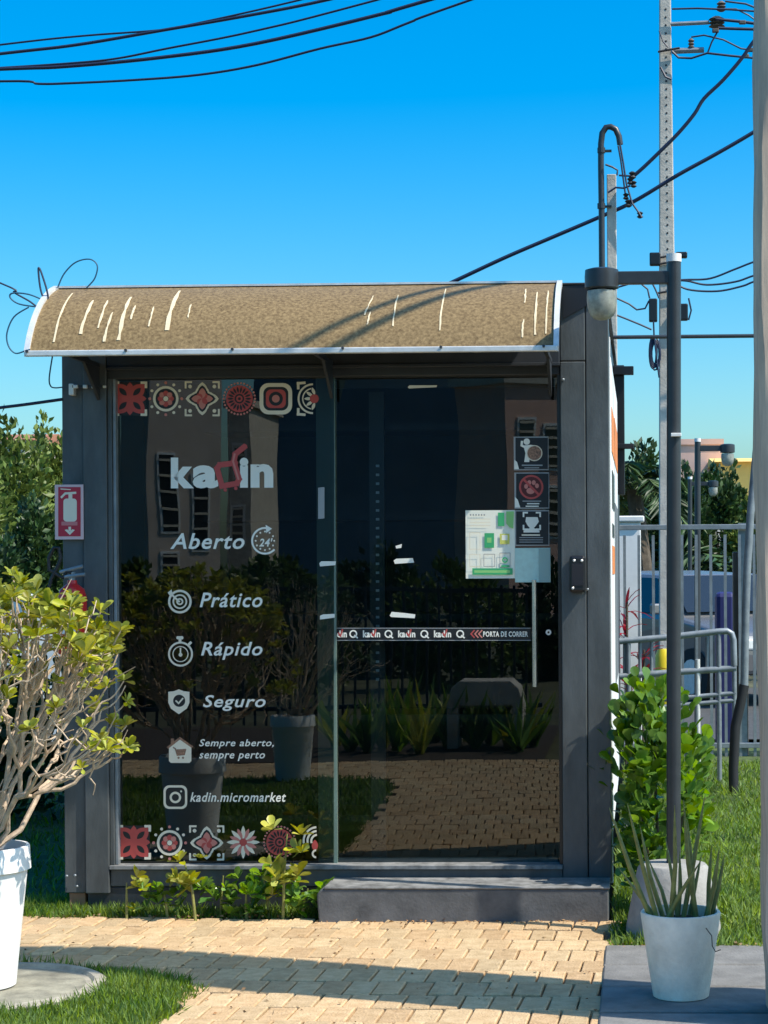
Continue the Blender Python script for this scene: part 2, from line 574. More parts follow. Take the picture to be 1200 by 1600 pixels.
# manhole cover under the big pot
mh = thing('manhole_cover', (-2.3, -1.55, 0), 'round concrete manhole cover let into the lawn under the white planter', 'manhole cover')
mb = MB()
mb.lathe([(0.30, -0.05), (0.385, -0.05), (0.39, 0.012), (0.375, 0.02), (0.345, 0.02), (0.335, 0.008), (0.30, 0.008)], 48, (-2.3, -1.55, 0))
obj('rim', mb, mat('manhole_concrete', (.34, .31, .25), .9, noise=.3, nscale=16, bump=.4), mh, sm=True)
mb = MB()
mb.lathe([(0.329, -0.05), (0.329, 0.004), (0.31, 0.010), (0.2, 0.0105), (0.01, 0.011)], 48, (-2.3, -1.55, 0))
obj('lid', mb, mat('manhole_lid', (.25, .235, .18), .9, noise=.4, nscale=10, bump=.5), mh, sm=True)
LID = (-2.3, -1.55, 0.395)

# grass --------------------------------------------------------------------
def grass(name, poly, n, hmin, hmax, label, wid=0.16, box=None, bias=None, avoid=()):
    xs = [p[0] for p in poly]
    ys = [p[1] for p in poly]
    x0, x1, y0, y1 = box if box else (min(xs), max(xs), min(ys), max(ys))
    pts = []
    while len(pts) < n:
        x, y = random.uniform(x0, x1), random.uniform(y0, y1)
        if bias and random.random() > bias(x, y):
            continue
        e = random.uniform(-0.03, 0.03)
        if not inside(poly, x + e, y + e):
            continue
        if any(a < x < b and c < y < d_ for (a, b, c, d_) in avoid):
            continue
        if (x - LID[0]) ** 2 + (y - LID[1]) ** 2 < LID[2] ** 2:
            continue
        pts.append((x, y, -0.01))
    pts = np.array(pts)
    ax = rng.normal(size=(n, 3)) * np.array([.5, .5, .12]) + np.array([0, 0, 1.0])
    hh = rng.uniform(hmin, hmax, n) * (0.75 + 0.5 * (np.sin(pts[:, 0] * 9) * np.sin(pts[:, 1] * 7) * .5 + .5))
    me = leaves_mesh(name, pts, ax, hh, wid * (0.04 / hh).clip(.4, 1.6), 'blade', BLADE)
    o = place(name, me)
    return tag(o, label, 'grass', kind='stuff')
grass('grass_by_the_path', LAWN_E, 34000, 0.025, 0.06, 'sunlit short lawn grass around the manhole cover', box=(-3.0, -1.5, -2.6, -1.05))
grass('grass_far_by_the_path', LAWN_E, 12000, 0.03, 0.06, 'short lawn grass between the brick path and the garden bed', wid=0.3, box=(-5, -1.5, -5.1, -2.6))
grass('grass_by_the_shop_front', LAWN_F, 9000, 0.025, 0.065, 'thin strip of grass along the foot of the shop front', box=(-3.6, -1.37, -0.22, 0.2), avoid=[(-2.5, -1.3, 0.0, 0.3)])
grass('grass_beside_the_shop', LAWN_R, 42000, 0.03, 0.065, 'bright lawn grass beside the shop wall', wid=0.22, box=(-0.13, 2.2, -0.85, 6.2),
      bias=lambda x, y: min(1, 2.2 / (y + 2.2)))
grass('grass_left_of_the_shop', LAWN_F, 7000, 0.03, 0.07, 'shaded grass on the left side of the shop', wid=0.3, box=(-6, -2.5, 0.1, 5))

# dry litter along the paving edges
def litter(name, pts, label, size=.02):
    pts = np.array(pts)
    n = len(pts)
    ax = rng.normal(size=(n, 3)) * np.array([1, 1, .25])
    o = place(name, leaves_mesh(name, pts, ax, rng.uniform(.4, 1.3, n) * size, .55, 'diamond', mat('dry_leaf', (.30, .17, .07), .8, rnd=.5, huev=.02)))
    return tag(o, label, 'leaf litter', kind='stuff')
lp_ = []
for k in range(420):
    x = random.uniform(-3.2, -0.13)
    lp_.append((x, (-.15 if x < -1.36 else -.275) + random.gauss(0, .022), random.uniform(.0, .008)))
for k in range(160):
    x = random.uniform(-.13, 1.2)
    lp_.append((x, -.78 + random.gauss(0, .02), random.uniform(.006, .014)))
for k in range(170):
    lp_.append((random.uniform(-2.6, -.1), random.uniform(-2.2, -.2), random.uniform(.002, .006)))
litter('leaf_litter', lp_, 'dry brown litter lying along the paving edges', .016)

# ------------------------------------------------------------------ KIOSK
XL, XR = P(97, 900, D).x, P(953, 900, D).x
ZT = P(910, 441, D).z
ZB = 0.075
DEP = 5.9
def X(px, d=D):
    return P(px, 900, d).x
def Z(py, px=520, d=D):
    return P(px, py, d).z
kio = thing('shop_kiosk', ((XL + XR) / 2, 0, 0), 'charcoal container shop with a glass front and curved brown canopy', 'kiosk')
def kbox(name, x0, x1, y0, y1, z0, z1, mt=CHAR, bevel=0.004, parent=kio):
    mb = MB()
    mb.box(min(x0, x1), max(x0, x1), y0, y1, min(z0, z1), max(z0, z1))
    return obj(name, mb, mt, parent, bevel=bevel)
zg0, zg1 = Z(1352), Z(588)                         # glazing opening
# corner posts: two box sections a side
kbox('corner_post', X(97), X(130.5), 0.012, 0.14, ZB, ZT - 0.01)
kbox('corner_post', X(131), X(168), -0.004, 0.14, ZB, ZT - 0.012)
kbox('corner_post', X(877), X(916), 0.0, 0.14, Z(1378, 900), Z(565, 890))
kbox('corner_post', X(877), X(916), 0.004, 0.14, Z(563.5, 890), ZT - 0.012, CHAR)
kbox('corner_post', X(917), X(953), 0.006, 0.14, Z(1378, 930), ZT - 0.006)
# beams
kbox('top_beam', X(168.5), X(876.5), 0.0, 0.14, Z(571), ZT - 0.012, CHARD)
kbox('door_track', X(168.5), X(876.5), 0.016, 0.15, zg1, Z(571.6), CHARD)
kbox('track_lip', X(168.5), X(876.5), -0.014, 0.012, Z(575), Z(570), CHARD, 0.002)
kbox('roof_trim', X(95), X(955), -0.008, 0.16, ZT - 0.011, ZT - 0.002, CHARD)
kbox('bottom_rail', X(168.5), X(876.5), 0.012, 0.14, Z(1386), Z(1359), CHAR)
kbox('window_sill', X(168.5), X(876.5), -0.006, 0.15, Z(1358.4), Z(1352.2), STEPT, 0.002)
kbox('window_jamb', X(168.5), X(175), 0.010, 0.12, zg0, zg1, CHAR, 0.002)
kbox('window_jamb', X(175.4), X(180), 0.022, 0.11, zg0, zg1, GREYMET, 0.002)
kbox('door_seal', X(871.5), X(876.6), 0.022, 0.13, zg0, zg1, BLACK, 0.001)
# black plate painted as the slanting shadow, top right corner beside the canopy end
mb = MB()
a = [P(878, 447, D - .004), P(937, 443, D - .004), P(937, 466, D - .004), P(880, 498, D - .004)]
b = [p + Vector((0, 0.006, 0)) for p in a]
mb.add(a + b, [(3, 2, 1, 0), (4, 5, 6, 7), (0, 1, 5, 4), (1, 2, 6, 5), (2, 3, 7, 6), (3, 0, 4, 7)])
obj('corner_shadow_plate', mb, mat('painted_shadow_black', (.008, .010, .014), .5), kio)
# shell
kbox('side_wall', XL + 0.004, XL + 0.06, 0.141, DEP, ZB, ZT - 0.02, CHARD)
kbox('side_wall', XR - 0.075, XR - 0.02, 0.141, DEP, ZB, ZT - 0.02, CHARD)
kbox('rear_wall', XL + 0.061, XR - 0.076, DEP - 0.06, DEP - .003, ZB, ZT - 0.02, CHARD)
kbox('roof', XL + 0.002, XR - 0.003, 0.161, DEP + 0.02, ZT - 0.019, ZT - 0.004, CHARD)
kbox('floor', XL + 0.061, XR - 0.076, 0.152, DEP - .061, ZB + 0.02, Z(1352) - 0.012, INTF)
# white trim and printed boards on the right wall, seen edge-on
kbox('wall_trim', XR - 0.019, XR + 0.004, 0.145, 0.20, ZB + 0.02, ZT - 0.22, WHITE, 0.002)
side = kbox('wall_board', XR - 0.019, XR + 0.006, 0.215, 2.6, ZB + 0.25, ZT - 0.30, WHITE, 0.002)
for (y0, y1, z0, z1, mt) in ((0.3, 1.1, 2.0, 2.2, ORANGE), (0.3, 1.0, 1.45, 1.58, ORANGE), (1.2, 2.4, 2.0, 2.22, ORANGE), (0.35, 1.0, 1.75, 1.92, BLACK),
                             (0.35, 0.9, 1.62, 1.68, BLACK), (1.2, 2.4, 0.9, 1.8, mat('dim_print', (.16, .17, .18), .6))):
    kbox('print_block', XR + 0.0065, XR + 0.009, y0, y1, z0, z1, mt, 0, side)
kbox('pipe_cover', XR - 0.019, XR + 0.045, 2.9, 2.98, 1.9, ZT - 0.06, BLACK)
kbox('pipe_cover', XR - 0.019, XR + 0.10, 2.86, 2.90, ZT - 0.12, ZT - 0.07, BLACK)
kbox('pipe_cover', XR - 0.019, XR + 0.10, 2.86, 2.90, ZT - 0.55, ZT - 0.52, BLACK)
# feet
kbox('foot_block', X(103), X(128), 0.02, 0.16, -0.02, ZB, mat('foot_brick', (.32, .16, .09), .9, noise=.3))
kbox('foot_block', X(900), X(940), 0.02, 0.16, -0.02, ZB, CONC)
kbox('foot_block', X(103), X(128), DEP - .2, DEP - 0.06, -0.02, ZB, CONC)
kbox('foot_block', X(900), X(935), DEP - .2, DEP - 0.06, -0.02, ZB, CONC)
kbox('base_beam', X(132), X(495), 0.02, 0.12, -0.01, Z(1387), CHARD)
# rivets / scratches on the posts
for (px, py) in ((120, 1385), (117, 1368), (104, 1369), (880, 593), (897, 1376), (918, 921)):
    p = P(px, py, D - .006)
    mb = MB()
    mb.lathe([(0.006, 0), (0.006, 0.004), (0.003, 0.007)], 10)
    o = obj('bolt', mb, GREYMET, kio, sm=True)
    o.matrix_parent_inverse = Matrix.Translation(-Vector(kio.location))
    o.location = p + Vector((0, 0.004, 0))
    o.rotation_euler = (R(90), 0, 0)
# bracket arm at upper left
mb = MB()
mb.box(X(118), X(164), -0.03, -0.022, Z(606.5, 140), Z(602.5, 140))
br = obj('bracket_arm', mb, CHARD, kio)
for (px, s_) in ((118, .010), (133, .010), (147, .011), (163, .007)):
    mb = MB()
    p = P(px, 604, D - .034)
    mb.box(p.x - s_, p.x + s_, p.y - .004, p.y + .012, p.z - s_ * .8, p.z + s_ * .8)
    obj('clip', mb, ALU, br, bevel=.003)
kbox('bracket_foot', X(112), X(120), -0.03, 0.012, Z(618, 140), Z(600, 140), ALU, .003)

# canopy -------------------------------------------------------------------
cx0, cx1 = P(42, 555, D - .415).x, P(869, 545, D - .415).x
cz0, cz1, cy0 = P(450, 549, D - .415).z, ZT - 0.004, -0.415
def canopy_pt(t):
    """profile from the rear top (t=0) to the front edge (t=1)"""
    a = t * math.pi / 2
    yy = cy0 * (0.55 * math.sin(a) + 0.45 * t)
    zz = cz0 + (cz1 - cz0) * (0.55 * math.cos(a) + 0.45 * (1 - t))
    return yy, zz
def sag(x):
    return 0.004 * math.sin((x - cx0) * 3.1) + 0.003 * math.sin((x - cx0) * 7.7 + 1)
mb = MB()
NS, NT_ = 44, 14
vt = []
for k in (0, 1):
    for i in range(NS + 1):
        for j in range(NT_ + 1):
            x = cx0 + (cx1 - cx0) * i / NS
            yy, zz = canopy_pt(j / NT_)
            vt.append((x, yy - 0.002 * (1 - k), zz + sag(x) * math.sin(j / NT_ * 3.1) - 0.006 * k))
W = NT_ + 1
O2 = (NS + 1) * W
fs = []
for i in range(NS):
    for j in range(NT_):
        q = (i * W + j, i * W + j + 1, (i + 1) * W + j + 1, (i + 1) * W + j)
        fs.append(q)
        fs.append(tuple(reversed([c + O2 for c in q])))
mb.add(vt, fs)
can = obj('canopy', mb, CANOPY, kio, sm=True)
yy, zz = canopy_pt(1)
mb = MB()
mb.box(cx0 - 0.006, cx1 + 0.006, yy - 0.022, yy + 0.004, zz - 0.012, zz + 0.012)
obj('front_trim', mb, ALU, can, bevel=.004)
for xx in (cx0, cx1):
    mb = MB()
    pts = [canopy_pt(j / NT_) for j in range(NT_ + 1)]
    v = []
    for (yy, zz) in pts:
        v += [(xx - .011, yy, zz - .011), (xx + .011, yy, zz - .011), (xx + .011, yy - .006, zz + .013), (xx - .011, yy - .006, zz + .013)]
    f = [(0, 1, 2, 3), tuple(len(v) - 4 + i for i in (3, 2, 1, 0))]
    for j in range(NT_):
        for i in range(4):
            f.append((j * 4 + i, j * 4 + (i + 1) % 4, j * 4 + 4 + (i + 1) % 4, j * 4 + 4 + i))
    mb.add(v, f)
    obj('end_trim', mb, ALU, can)
mb = MB()
mb.box(cx0, cx1, -0.014, 0.012, ZT - 0.0019, ZT + 0.007)
obj('rear_trim', mb, ALU, can)
for px in (45, 199, 365, 537, 690, 850):
    mb = MB()
    yy, zz = canopy_pt(1)
    p = P(px, 548, D + yy)
    mb.tube([(p.x, yy - .021, zz + .008), (p.x, yy - .031, zz + .009)], 0.006, 8)
    obj('screw', mb, CHARD, can)
# drip stains that run down the sheet (px top, px bottom, width px)
def on_canopy(px, py):
    best = None
    for k in range(200):
        t = k / 199
        yy, zz = canopy_pt(t)
        q = P(px, py, D + yy)
        e = abs(q.z - (zz + sag(q.x) * math.sin(t * 3.1)))
        if best is None or e < best[0]:
            best = (e, t, q.x)
    return best[2], best[1]
for (x0, y0, x1, y1, wd) in ((114, 459, 84, 535, 4), (146, 470, 126, 523, 6), (169, 470, 154, 513, 4), (176, 489, 163, 535, 5), (205, 465, 186, 532, 7),
                             (212, 478, 205, 500, 4), (241, 480, 233, 511, 3), (282, 455, 261, 517, 7), (299, 476, 294, 497, 3), (584, 463, 570, 493, 3), (579, 488, 574, 508, 3),
                             (697, 452, 687, 517, 3), (622, 462, 614, 510, 3), (822, 452, 820, 474, 3), (840, 457, 836, 524, 4), (857, 455, 853, 522, 3), (818, 500, 816, 528, 3)):
    xa, ta = on_canopy(x0, y0)
    xb, tb = on_canopy(x1, y1)
    mb = MB()
    n = 9
    v = []
    for k in range(n):
        q = k / (n - 1)
        t = ta + (tb - ta) * q
        x = xa + (xb - xa) * q + random.uniform(-.0015, .0015)
        yy, zz = canopy_pt(t)
        ww = wd / 362 / 2 * (0.35 + 0.65 * random.random() ** .6) * (0.5 if k == 0 else 1)
        zz += sag(x) * math.sin(t * 3.1)
        v += [(x - ww, yy - .0042, zz + .0022), (x + ww, yy - .0042, zz + .0022)]
    mb.add(v, [(2 * k, 2 * k + 2, 2 * k + 3, 2 * k + 1) for k in range(n - 1)])
    obj('drip_stain', mb, STREAK, can)
# support brackets under the canopy
for px in (156, 520, 862):
    x = X(px)
    mb = MB()
    mb.add([(x - .006, -.002, cz0 - .02), (x + .006, -.002, cz0 - .02), (x - .006, -.002, cz0 - .16), (x + .006, -.002, cz0 - .16),
            (x - .006, -.30, cz0 + .03), (x + .006, -.30, cz0 + .03)],
           [(0, 2, 4), (1, 5, 3), (0, 4, 5, 1), (2, 3, 5, 4), (0, 1, 3, 2)])
    obj('bracket', mb, CHARD, can)
    mb = MB()
    mb.box(x - .008, x + .008, cy0 + .005, .0, cz0 - .016, cz0 + .002)
    obj('bracket', mb, CHARD, can)

# glass panes ----------------------------------------------------------------
YG, YD = 0.060, 0.088                              # fixed pane and sliding door
mb = MB()
mb.add([P(180, 1352, D + YG), P(522, 1352, D + YG), P(522, 588, D + YG), P(180, 588, D + YG)], [(0, 1, 2, 3)])
for k in range(4):
    mb.v[k] = (mb.v[k][0], YG, zg0 if k < 2 else zg1)
pane = obj('glass_pane', mb, GLASS, kio)
mb = MB()
x0, x1 = P(498, 900, D + YD).x, P(873, 900, D + YD).x
mb.add([(x0, YD, zg0), (x1, YD, zg0), (x1, YD, zg1), (x0, YD, zg1)], [(0, 1, 2, 3)])
door = obj('sliding_door', mb, GLASS2, kio)
# bottom and top door rails, meeting stile
def px_box(name, x0, y0, x1, y1, ya, yb, mt, parent, bevel=0):
    a, b = P(x0, y1, D + ya), P(x1, y0, D + ya)
    mb = MB()
    mb.box(a.x, b.x, ya, yb, a.z, b.z)
    return obj(name, mb, mt, parent, bevel=bevel)
px_box('meeting_stile', 498, 590, 519, 1350, 0.062, 0.082, glass_mat('stile_glass', (0.40, 0.52, 0.48), 1.8, 0, (0.42, (.42, .50, .42))), door)
px_box('meeting_edge', 519.5, 590, 522.5, 1350, 0.061, 0.083, EDGEGL, door)
px_box('door_rail', 523, 590, 871, 607, 0.092, 0.11, CHARD, door)
px_box('door_rail', 523, 1340, 871, 1351, 0.092, 0.11, GREYMET, door)

# flat artwork, in photo pixels ----------------------------------------------
class Art:
    def __init__(s, d):
        s.d, s.mb, s.k = d, MB(), 0
    def poly(s, pts, mt, lift=None):
        s.k += 1
        dd = s.d - 0.0012 - 0.00012 * s.k
        s.mb.add([P(x, y, dd) for x, y in pts], [tuple(range(len(pts)))], mt)
        return s
    def rect(s, x0, y0, x1, y1, mt):
        return s.poly([(x0, y1), (x1, y1), (x1, y0), (x0, y0)], mt)
    def circ(s, x, y, r, mt, n=28, ry=None):
        ry = ry or r
        return s.poly([(x + r * math.cos(2 * math.pi * i / n), y - ry * math.sin(2 * math.pi * i / n)) for i in range(n)], mt)
    def ring(s, x, y, r0, r1, mt, a0=0, a1=360, n=40):
        s.k += 1
        dd = s.d - 0.0012 - 0.00012 * s.k
        v, f = [], []
        for i in range(n + 1):
            a = R(a0 + (a1 - a0) * i / n)
            for r in (r0, r1):
                v.append(P(x + r * math.cos(a), y - r * math.sin(a), dd))
        for i in range(n):
            f.append((2 * i, 2 * i + 1, 2 * i + 3, 2 * i + 2))
        s.mb.add(v, f, mt)
        return s
    def line(s, pts, wd, mt):
        for (x0, y0), (x1, y1) in zip(pts[:-1], pts[1:]):
            dx, dy = x1 - x0, y1 - y0
            l = math.hypot(dx, dy)
            ex, ey = dx / l * wd * .35, dy / l * wd * .35
            nx, ny = -dy / l * wd / 2, dx / l * wd / 2
            s.poly([(x0 - ex + nx, y0 - ey + ny), (x1 + ex + nx, y1 + ey + ny), (x1 + ex - nx, y1 + ey - ny), (x0 - ex - nx, y0 - ey - ny)], mt)
        return s
    def petal(s, x, y, ang, r0, r1, wd, mt, n=7):
        a = R(ang)
        up_, sd = (math.cos(a), -math.sin(a)), (math.sin(a), math.cos(a))
        L_, R_ = [], []
        for i in range(n + 1):
            t = i / n
            q = wd / 2 * math.sin(math.pi * t) ** .8
            r = r0 + (r1 - r0) * t
            L_.append((x + up_[0] * r + sd[0] * q, y + up_[1] * r + sd[1] * q))
            if 0 < i < n:
                R_.append((x + up_[0] * r - sd[0] * q, y + up_[1] * r - sd[1] * q))
        return s.poly(L_ + R_[::-1], mt)
    def rrect(s, x, y, w_, h_, r, mt, n=6):
        pts = []
        for (sx, sy, a0) in ((1, 1, 0), (-1, 1, 90), (-1, -1, 180), (1, -1, 270)):
            for i in range(n + 1):
                a = R(a0 + 90 * i / n)
                pts.append((x + sx * (w_ / 2 - r) + r * math.cos(a), y - (sy * (h_ / 2 - r) + r * math.sin(a))))
        return s.poly(pts, mt)
    def text(s, st, x0, y0, x1, y1, mt, shear=0.28, bold=0.022):
        s.k += 1
        dd = s.d - 0.0012 - 0.00012 * s.k
        cu = bpy.data.curves.new('t', 'FONT')
        cu.body = st
        cu.shear = shear
        cu.offset = bold
        cu.resolution_u = 3
        cu.space_character = 1.1
        o = bpy.data.objects.new('t', cu)
        COL.objects.link(o)
        dg = bpy.context.evaluated_depsgraph_get()
        me = bpy.data.meshes.new_from_object(o.evaluated_get(dg))
        vs_ = [v.co.copy() for v in me.vertices]
        fs_ = [tuple(p.vertices) for p in me.polygons]
        bpy.data.objects.remove(o)
        bpy.data.curves.remove(cu)
        bpy.data.meshes.remove(me)
        ax, bx = min(v.x for v in vs_), max(v.x for v in vs_)
        ay, by = min(v.y for v in vs_), max(v.y for v in vs_)
        s.mb.add([P(x0 + (v.x - ax) / (bx - ax) * (x1 - x0), y1 - (v.y - ay) / (by - ay) * (y1 - y0), dd) for v in vs_], fs_, mt)
        return s
    def done(s, name, parent=None):
        return obj(name, s.mb, None, parent)

GD, DD = D + YG, D + YD
def brackets(a, x, y, r, mt, l=9, w_=4, dots=False):
    for sx in (-1, 1):
        for sy in (-1, 1):
            cx_, cy_ = x + sx * r, y + sy * r
            a.line([(cx_ - sx * l, cy_), (cx_, cy_), (cx_, cy_ - sy * l)], w_, mt)
            if dots:
                a.circ(cx_ - sx * 7, cy_ - sy * 7, 3, mt, 10)
def tile_flower(x, y):
    a = Art(GD)
    a.rrect(x, y, 50, 52, 2, VDARK)
    for k in range(4):
        a.petal(x, y, 90 * k, 0, 26, 13, VRED)
    for k in range(4):
        a.petal(x, y, 45 + 90 * k, 0, 32, 21, VRED)
        a.petal(x, y, 45 + 90 * k, 7, 24, 8, VDARK)
    brackets(a, x, y, 25, VCREAM, 7, 4)
    return a.done('tile_decal', pane)
def tile_ring(x, y):
    a = Art(GD)
    for k in range(12):
        a.circ(x + 25 * math.cos(R(30 * k)), y + 25 * math.sin(R(30 * k)), 2.4, VCREAM if k % 3 else VPINK, 10)
    a.circ(x, y, 20, VCREAM)
    a.circ(x, y, 16, VDARK)
    for k in range(8):
        a.circ(x + 8.5 * math.cos(R(45 * k)), y + 8.5 * math.sin(R(45 * k)), 4.2, VPINK if k % 2 else VRED, 12)
    a.circ(x, y, 4, VCREAM, 12)
    return a.done('tile_decal', pane)
def tile_quatrefoil(x, y):
    a = Art(GD)
    brackets(a, x, y, 26, VCREAM, 9, 3, True)
    for (sc, mt) in ((1, VCREAM), (.80, VDARK)):
        for k in range(4):
            c_, s_ = math.cos(R(90 * k)), math.sin(R(90 * k))
            a.circ(x + 9 * sc * c_, y + 9 * sc * s_, 11 * sc, mt, 20)
            a.petal(x, y, 90 * k, 4, 26 * sc, 16 * sc, mt)
        a.rrect(x, y, 24 * sc, 24 * sc, 3, mt)
    for k in range(4):
        a.petal(x, y, 90 * k, 0, 17, 11, VPINK)
        a.petal(x, y, 45 + 90 * k, 0, 11, 8, VRED)
    return a.done('tile_decal', pane)
def tile_wheel(x, y):
    a = Art(GD)
    for k in range(30):
        a.circ(x + 24.5 * math.cos(R(12 * k)), y + 24.5 * math.sin(R(12 * k)), 1.7, VPINK, 8)
    a.circ(x, y, 21, VRED)
    for k in range(18):
        a.petal(x, y, 20 * k, 9, 19, 3.4, VDARK)
    a.circ(x, y, 7.5, VDARK)
    a.circ(x, y, 5, VRED)
    a.circ(x, y, 2.4, VDARK, 12)
    return a.done('tile_decal', pane)
def tile_round_square(x, y):
    a = Art(GD)
    a.rrect(x, y, 51, 49, 14, VCREAM)
    a.rrect(x, y, 39, 37, 10, VDARK)
    a.rrect(x, y, 31, 29, 8, VRED)
    a.circ(x, y, 11, VDARK)
    a.circ(x, y, 6, VPINK)
    return a.done('tile_decal', pane)
def tile_half(x, y):
    a = Art(GD)
    a.ring(x + 3, y, 21, 24, VCREAM, 90, 270)
    a.ring(x + 3, y, 15, 17, VCREAM, 100, 260)
    for k in range(5):
        a.petal(x + 8, y, 110 + 35 * k, 6, 19, 5, VCREAM)
    a.circ(x + 5, y, 7, VRED)
    for sy in (-1, 1):
        a.line([(x - 21, y + sy * 24), (x - 10, y + sy * 25)], 4, VCREAM)
        a.line([(x - 20, y + sy * 25), (x - 20, y + sy * 16)], 4, VCREAM)
    return a.done('tile_decal', pane)
def tile_burst(x, y):
    a = Art(GD)
    for k in range(16):
        a.petal(x, y, 22.5 * k, 4, 26 if k % 2 == 0 else 23, 6.5, VCREAM if k % 2 == 0 else VPINK)
    a.circ(x, y, 6, VRED)
    return a.done('tile_decal', pane)
def tile_fan(x, y):
    a = Art(GD)
    for r_ in (8, 14, 20):
        a.ring(x + 10, y - 2, r_, r_ + 3.2, VCREAM, 95, 200, 16)
    a.petal(x + 6, y + 14, 90, 0, 18, 10, VRED)
    a.ring(x + 8, y + 18, 4, 7, VCREAM, 90, 270, 14)
    return a.done('tile_decal', pane)
tile_flower(203, 623); tile_ring(259, 623); tile_quatrefoil(316, 623); tile_wheel(374, 623); tile_round_square(431, 623); tile_half(486, 623)
tile_flower(209, 1316); tile_ring(265, 1317); tile_quatrefoil(323, 1317); tile_burst(380, 1316); tile_wheel(437, 1316); tile_fan(486, 1316)

# logo
a = Art(GD)
a.text('k', 267, 715, 303, 763, VWHITE, 0, 0.055)
a.done('logo_lettering', pane)
a = Art(GD)
a.text('a', 301, 727, 341, 763, VWHITE, 0, 0.045)
a.done('logo_lettering', pane)
a = Art(GD)
a.text('i', 374.5, 715, 388, 762, VWHITE, 0, 0.055)
a.done('logo_lettering', pane)
a = Art(GD)
a.text('n', 391.5, 725, 427, 762, VWHITE, 0, 0.05)
a.done('logo_lettering', pane)
a = Art(GD)
pts = [(740, 393), (692, 432), (684, 470), (712, 562), (700, 585), (622, 598), (597, 505), (610, 488), (692, 478)]
pts = [(160 + x / 3.333, 580 + y / 3.333) for x, y in pts]
a.line(pts, 8.6, VRED)
for (x, y) in pts:
    a.circ(x, y, 4.3, VRED, 14)
a.line([(pts[1][0] - 1, pts[1][1]), (pts[2][0] - 1, pts[2][1]), (pts[3][0] - 1, pts[3][1])], 3, VPINK)
a.circ(352, 765.5, 2.8, VRED, 12)
a.circ(368.5, 763, 2.8, VRED, 12)
a.done('logo_cart', pane)
# slogans
for (st, x0, y0, x1, y1) in (('Aberto', 266, 833, 382, 858), ('Prático', 312, 926, 410, 949), ('Rápido', 314, 1003, 410, 1031),
                             ('Seguro', 317, 1086, 415, 1111), ('Sempre aberto,', 311, 1155, 428, 1169.5), ('sempre perto', 311, 1175, 414, 1189),
                             ('kadin.micromarket', 297, 1238, 447, 1253)):
    a = Art(GD)
    a.text(st, x0, y0, x1, y1, VWHITE, 0.26, 0.016)
    a.done('lettering', pane)
# clock with arrow
a = Art(GD)
a.ring(414, 845, 18.5, 21.5, VWHITE, 75, 318)
a.poly([(415, 820), (425, 826), (416, 833)], VWHITE)
for k in range(12):
    q = R(30 * k)
    a.circ(414 + 14.5 * math.cos(q), 845 + 14.5 * math.sin(q), 1.5, VWHITE, 8)
a.text("24'", 405, 841, 426, 854, VWHITE, .2, .03)
a.done('icon_clock', pane)
# target
a = Art(GD)
for (r0, r1) in ((15, 18.5), (9, 11.5), (3, 5.5)):
    a.ring(281, 940, r0, r1, VCREAM)
a.line([(266, 927), (280, 940)], 3, VCREAM)
a.poly([(262, 926), (268, 921), (270, 929), (266, 932)], VCREAM)
a.done('icon_target', pane)
# stopwatch
a = Art(GD)
a.ring(282, 1022, 16.5, 19.5, VCREAM)
a.ring(282, 1022, 11, 12.5, VCREAM)
a.rrect(281, 996.5, 11, 5, 2, VCREAM)
a.rect(279, 998, 283.5, 1004, VCREAM)
a.line([(294, 1008), (298, 1004)], 4, VCREAM)
a.line([(282, 1013), (282, 1022)], 2.4, VCREAM)
a.circ(282, 1023, 3, VCREAM, 12)
a.done('icon_stopwatch', pane)
# shield
a = Art(GD)
a.poly([(263, 1081), (272, 1080), (279.5, 1077), (287, 1080), (296, 1081), (296, 1098), (292, 1107), (279.5, 1116), (267, 1107), (263, 1098)], VCREAM)
a.circ(280, 1095, 9.5, VDARK)
a.line([(275, 1095), (279, 1099), (285.5, 1091.5)], 2.4, VCREAM)
a.done('icon_shield', pane)
# house with trolley
a = Art(GD)
a.poly([(264, 1168), (281, 1153), (299, 1167), (299, 1189), (296, 1192), (267, 1192), (264, 1189)], VCREAM)
a.line([(262.5, 1168), (281, 1153.5), (300, 1167)], 3.4, VBROWN)
a.rect(267, 1154, 272, 1163, VBROWN)
a.line([(271, 1168), (274, 1170), (277, 1180), (288, 1179), (290, 1171), (275, 1172)], 2, VBROWN)
a.poly([(275, 1172), (290, 1171), (288, 1179), (277, 1180)], VBROWN)
a.circ(279, 1184, 1.8, VBROWN, 8)
a.circ(286, 1184, 1.8, VBROWN, 8)
a.done('icon_house', pane)
# rounded-square photo icon
a = Art(GD)
a.rrect(274, 1245.5, 37, 37, 9, VCREAM)
a.rrect(274, 1245.5, 30, 30, 7, VDARK)
a.ring(274, 1246, 5.5, 9, VCREAM)
a.circ(283, 1236.5, 1.6, VCREAM, 8)
a.done('icon_camera', pane)

# door band -----------------------------------------------------------------
a = Art(DD)
a.rect(516, 981, 829, 1001, VDARK)
a.rect(516, 981, 829, 982, VGREY)
a.rect(516, 1000, 829, 1001, VGREY)
band = a.done('warning_band', door)
def band_piece(name):
    global a
    a.done(name, door)
    a = Art(DD - .004)
a = Art(DD - .004)
for x in (515, 567, 622, 678):
    a.text('kadin', x, 985, x + 27, 996, VWHITE, 0, .04)
    a.line([(x + 14, 989), (x + 17, 994), (x + 20, 984)], 2.4, VRED)
    band_piece('band_lettering')
for x in (552, 607, 663, 719):
    a.ring(x, 990.5, 4, 6.2, VWHITE)
    a.line([(x + 2, 993), (x + 6.5, 996.5)], 2.2, VWHITE)
    band_piece('band_icon')
for k in range(3):
    x = 736 + 6 * k
    a.line([(x + 5, 985), (x, 990.5), (x + 5, 996)], 2, VPINK if k else VRED)
band_piece('band_arrow')
a.text('PORTA DE CORRER', 755, 986.5, 825, 995, VWHITE, 0, .03)
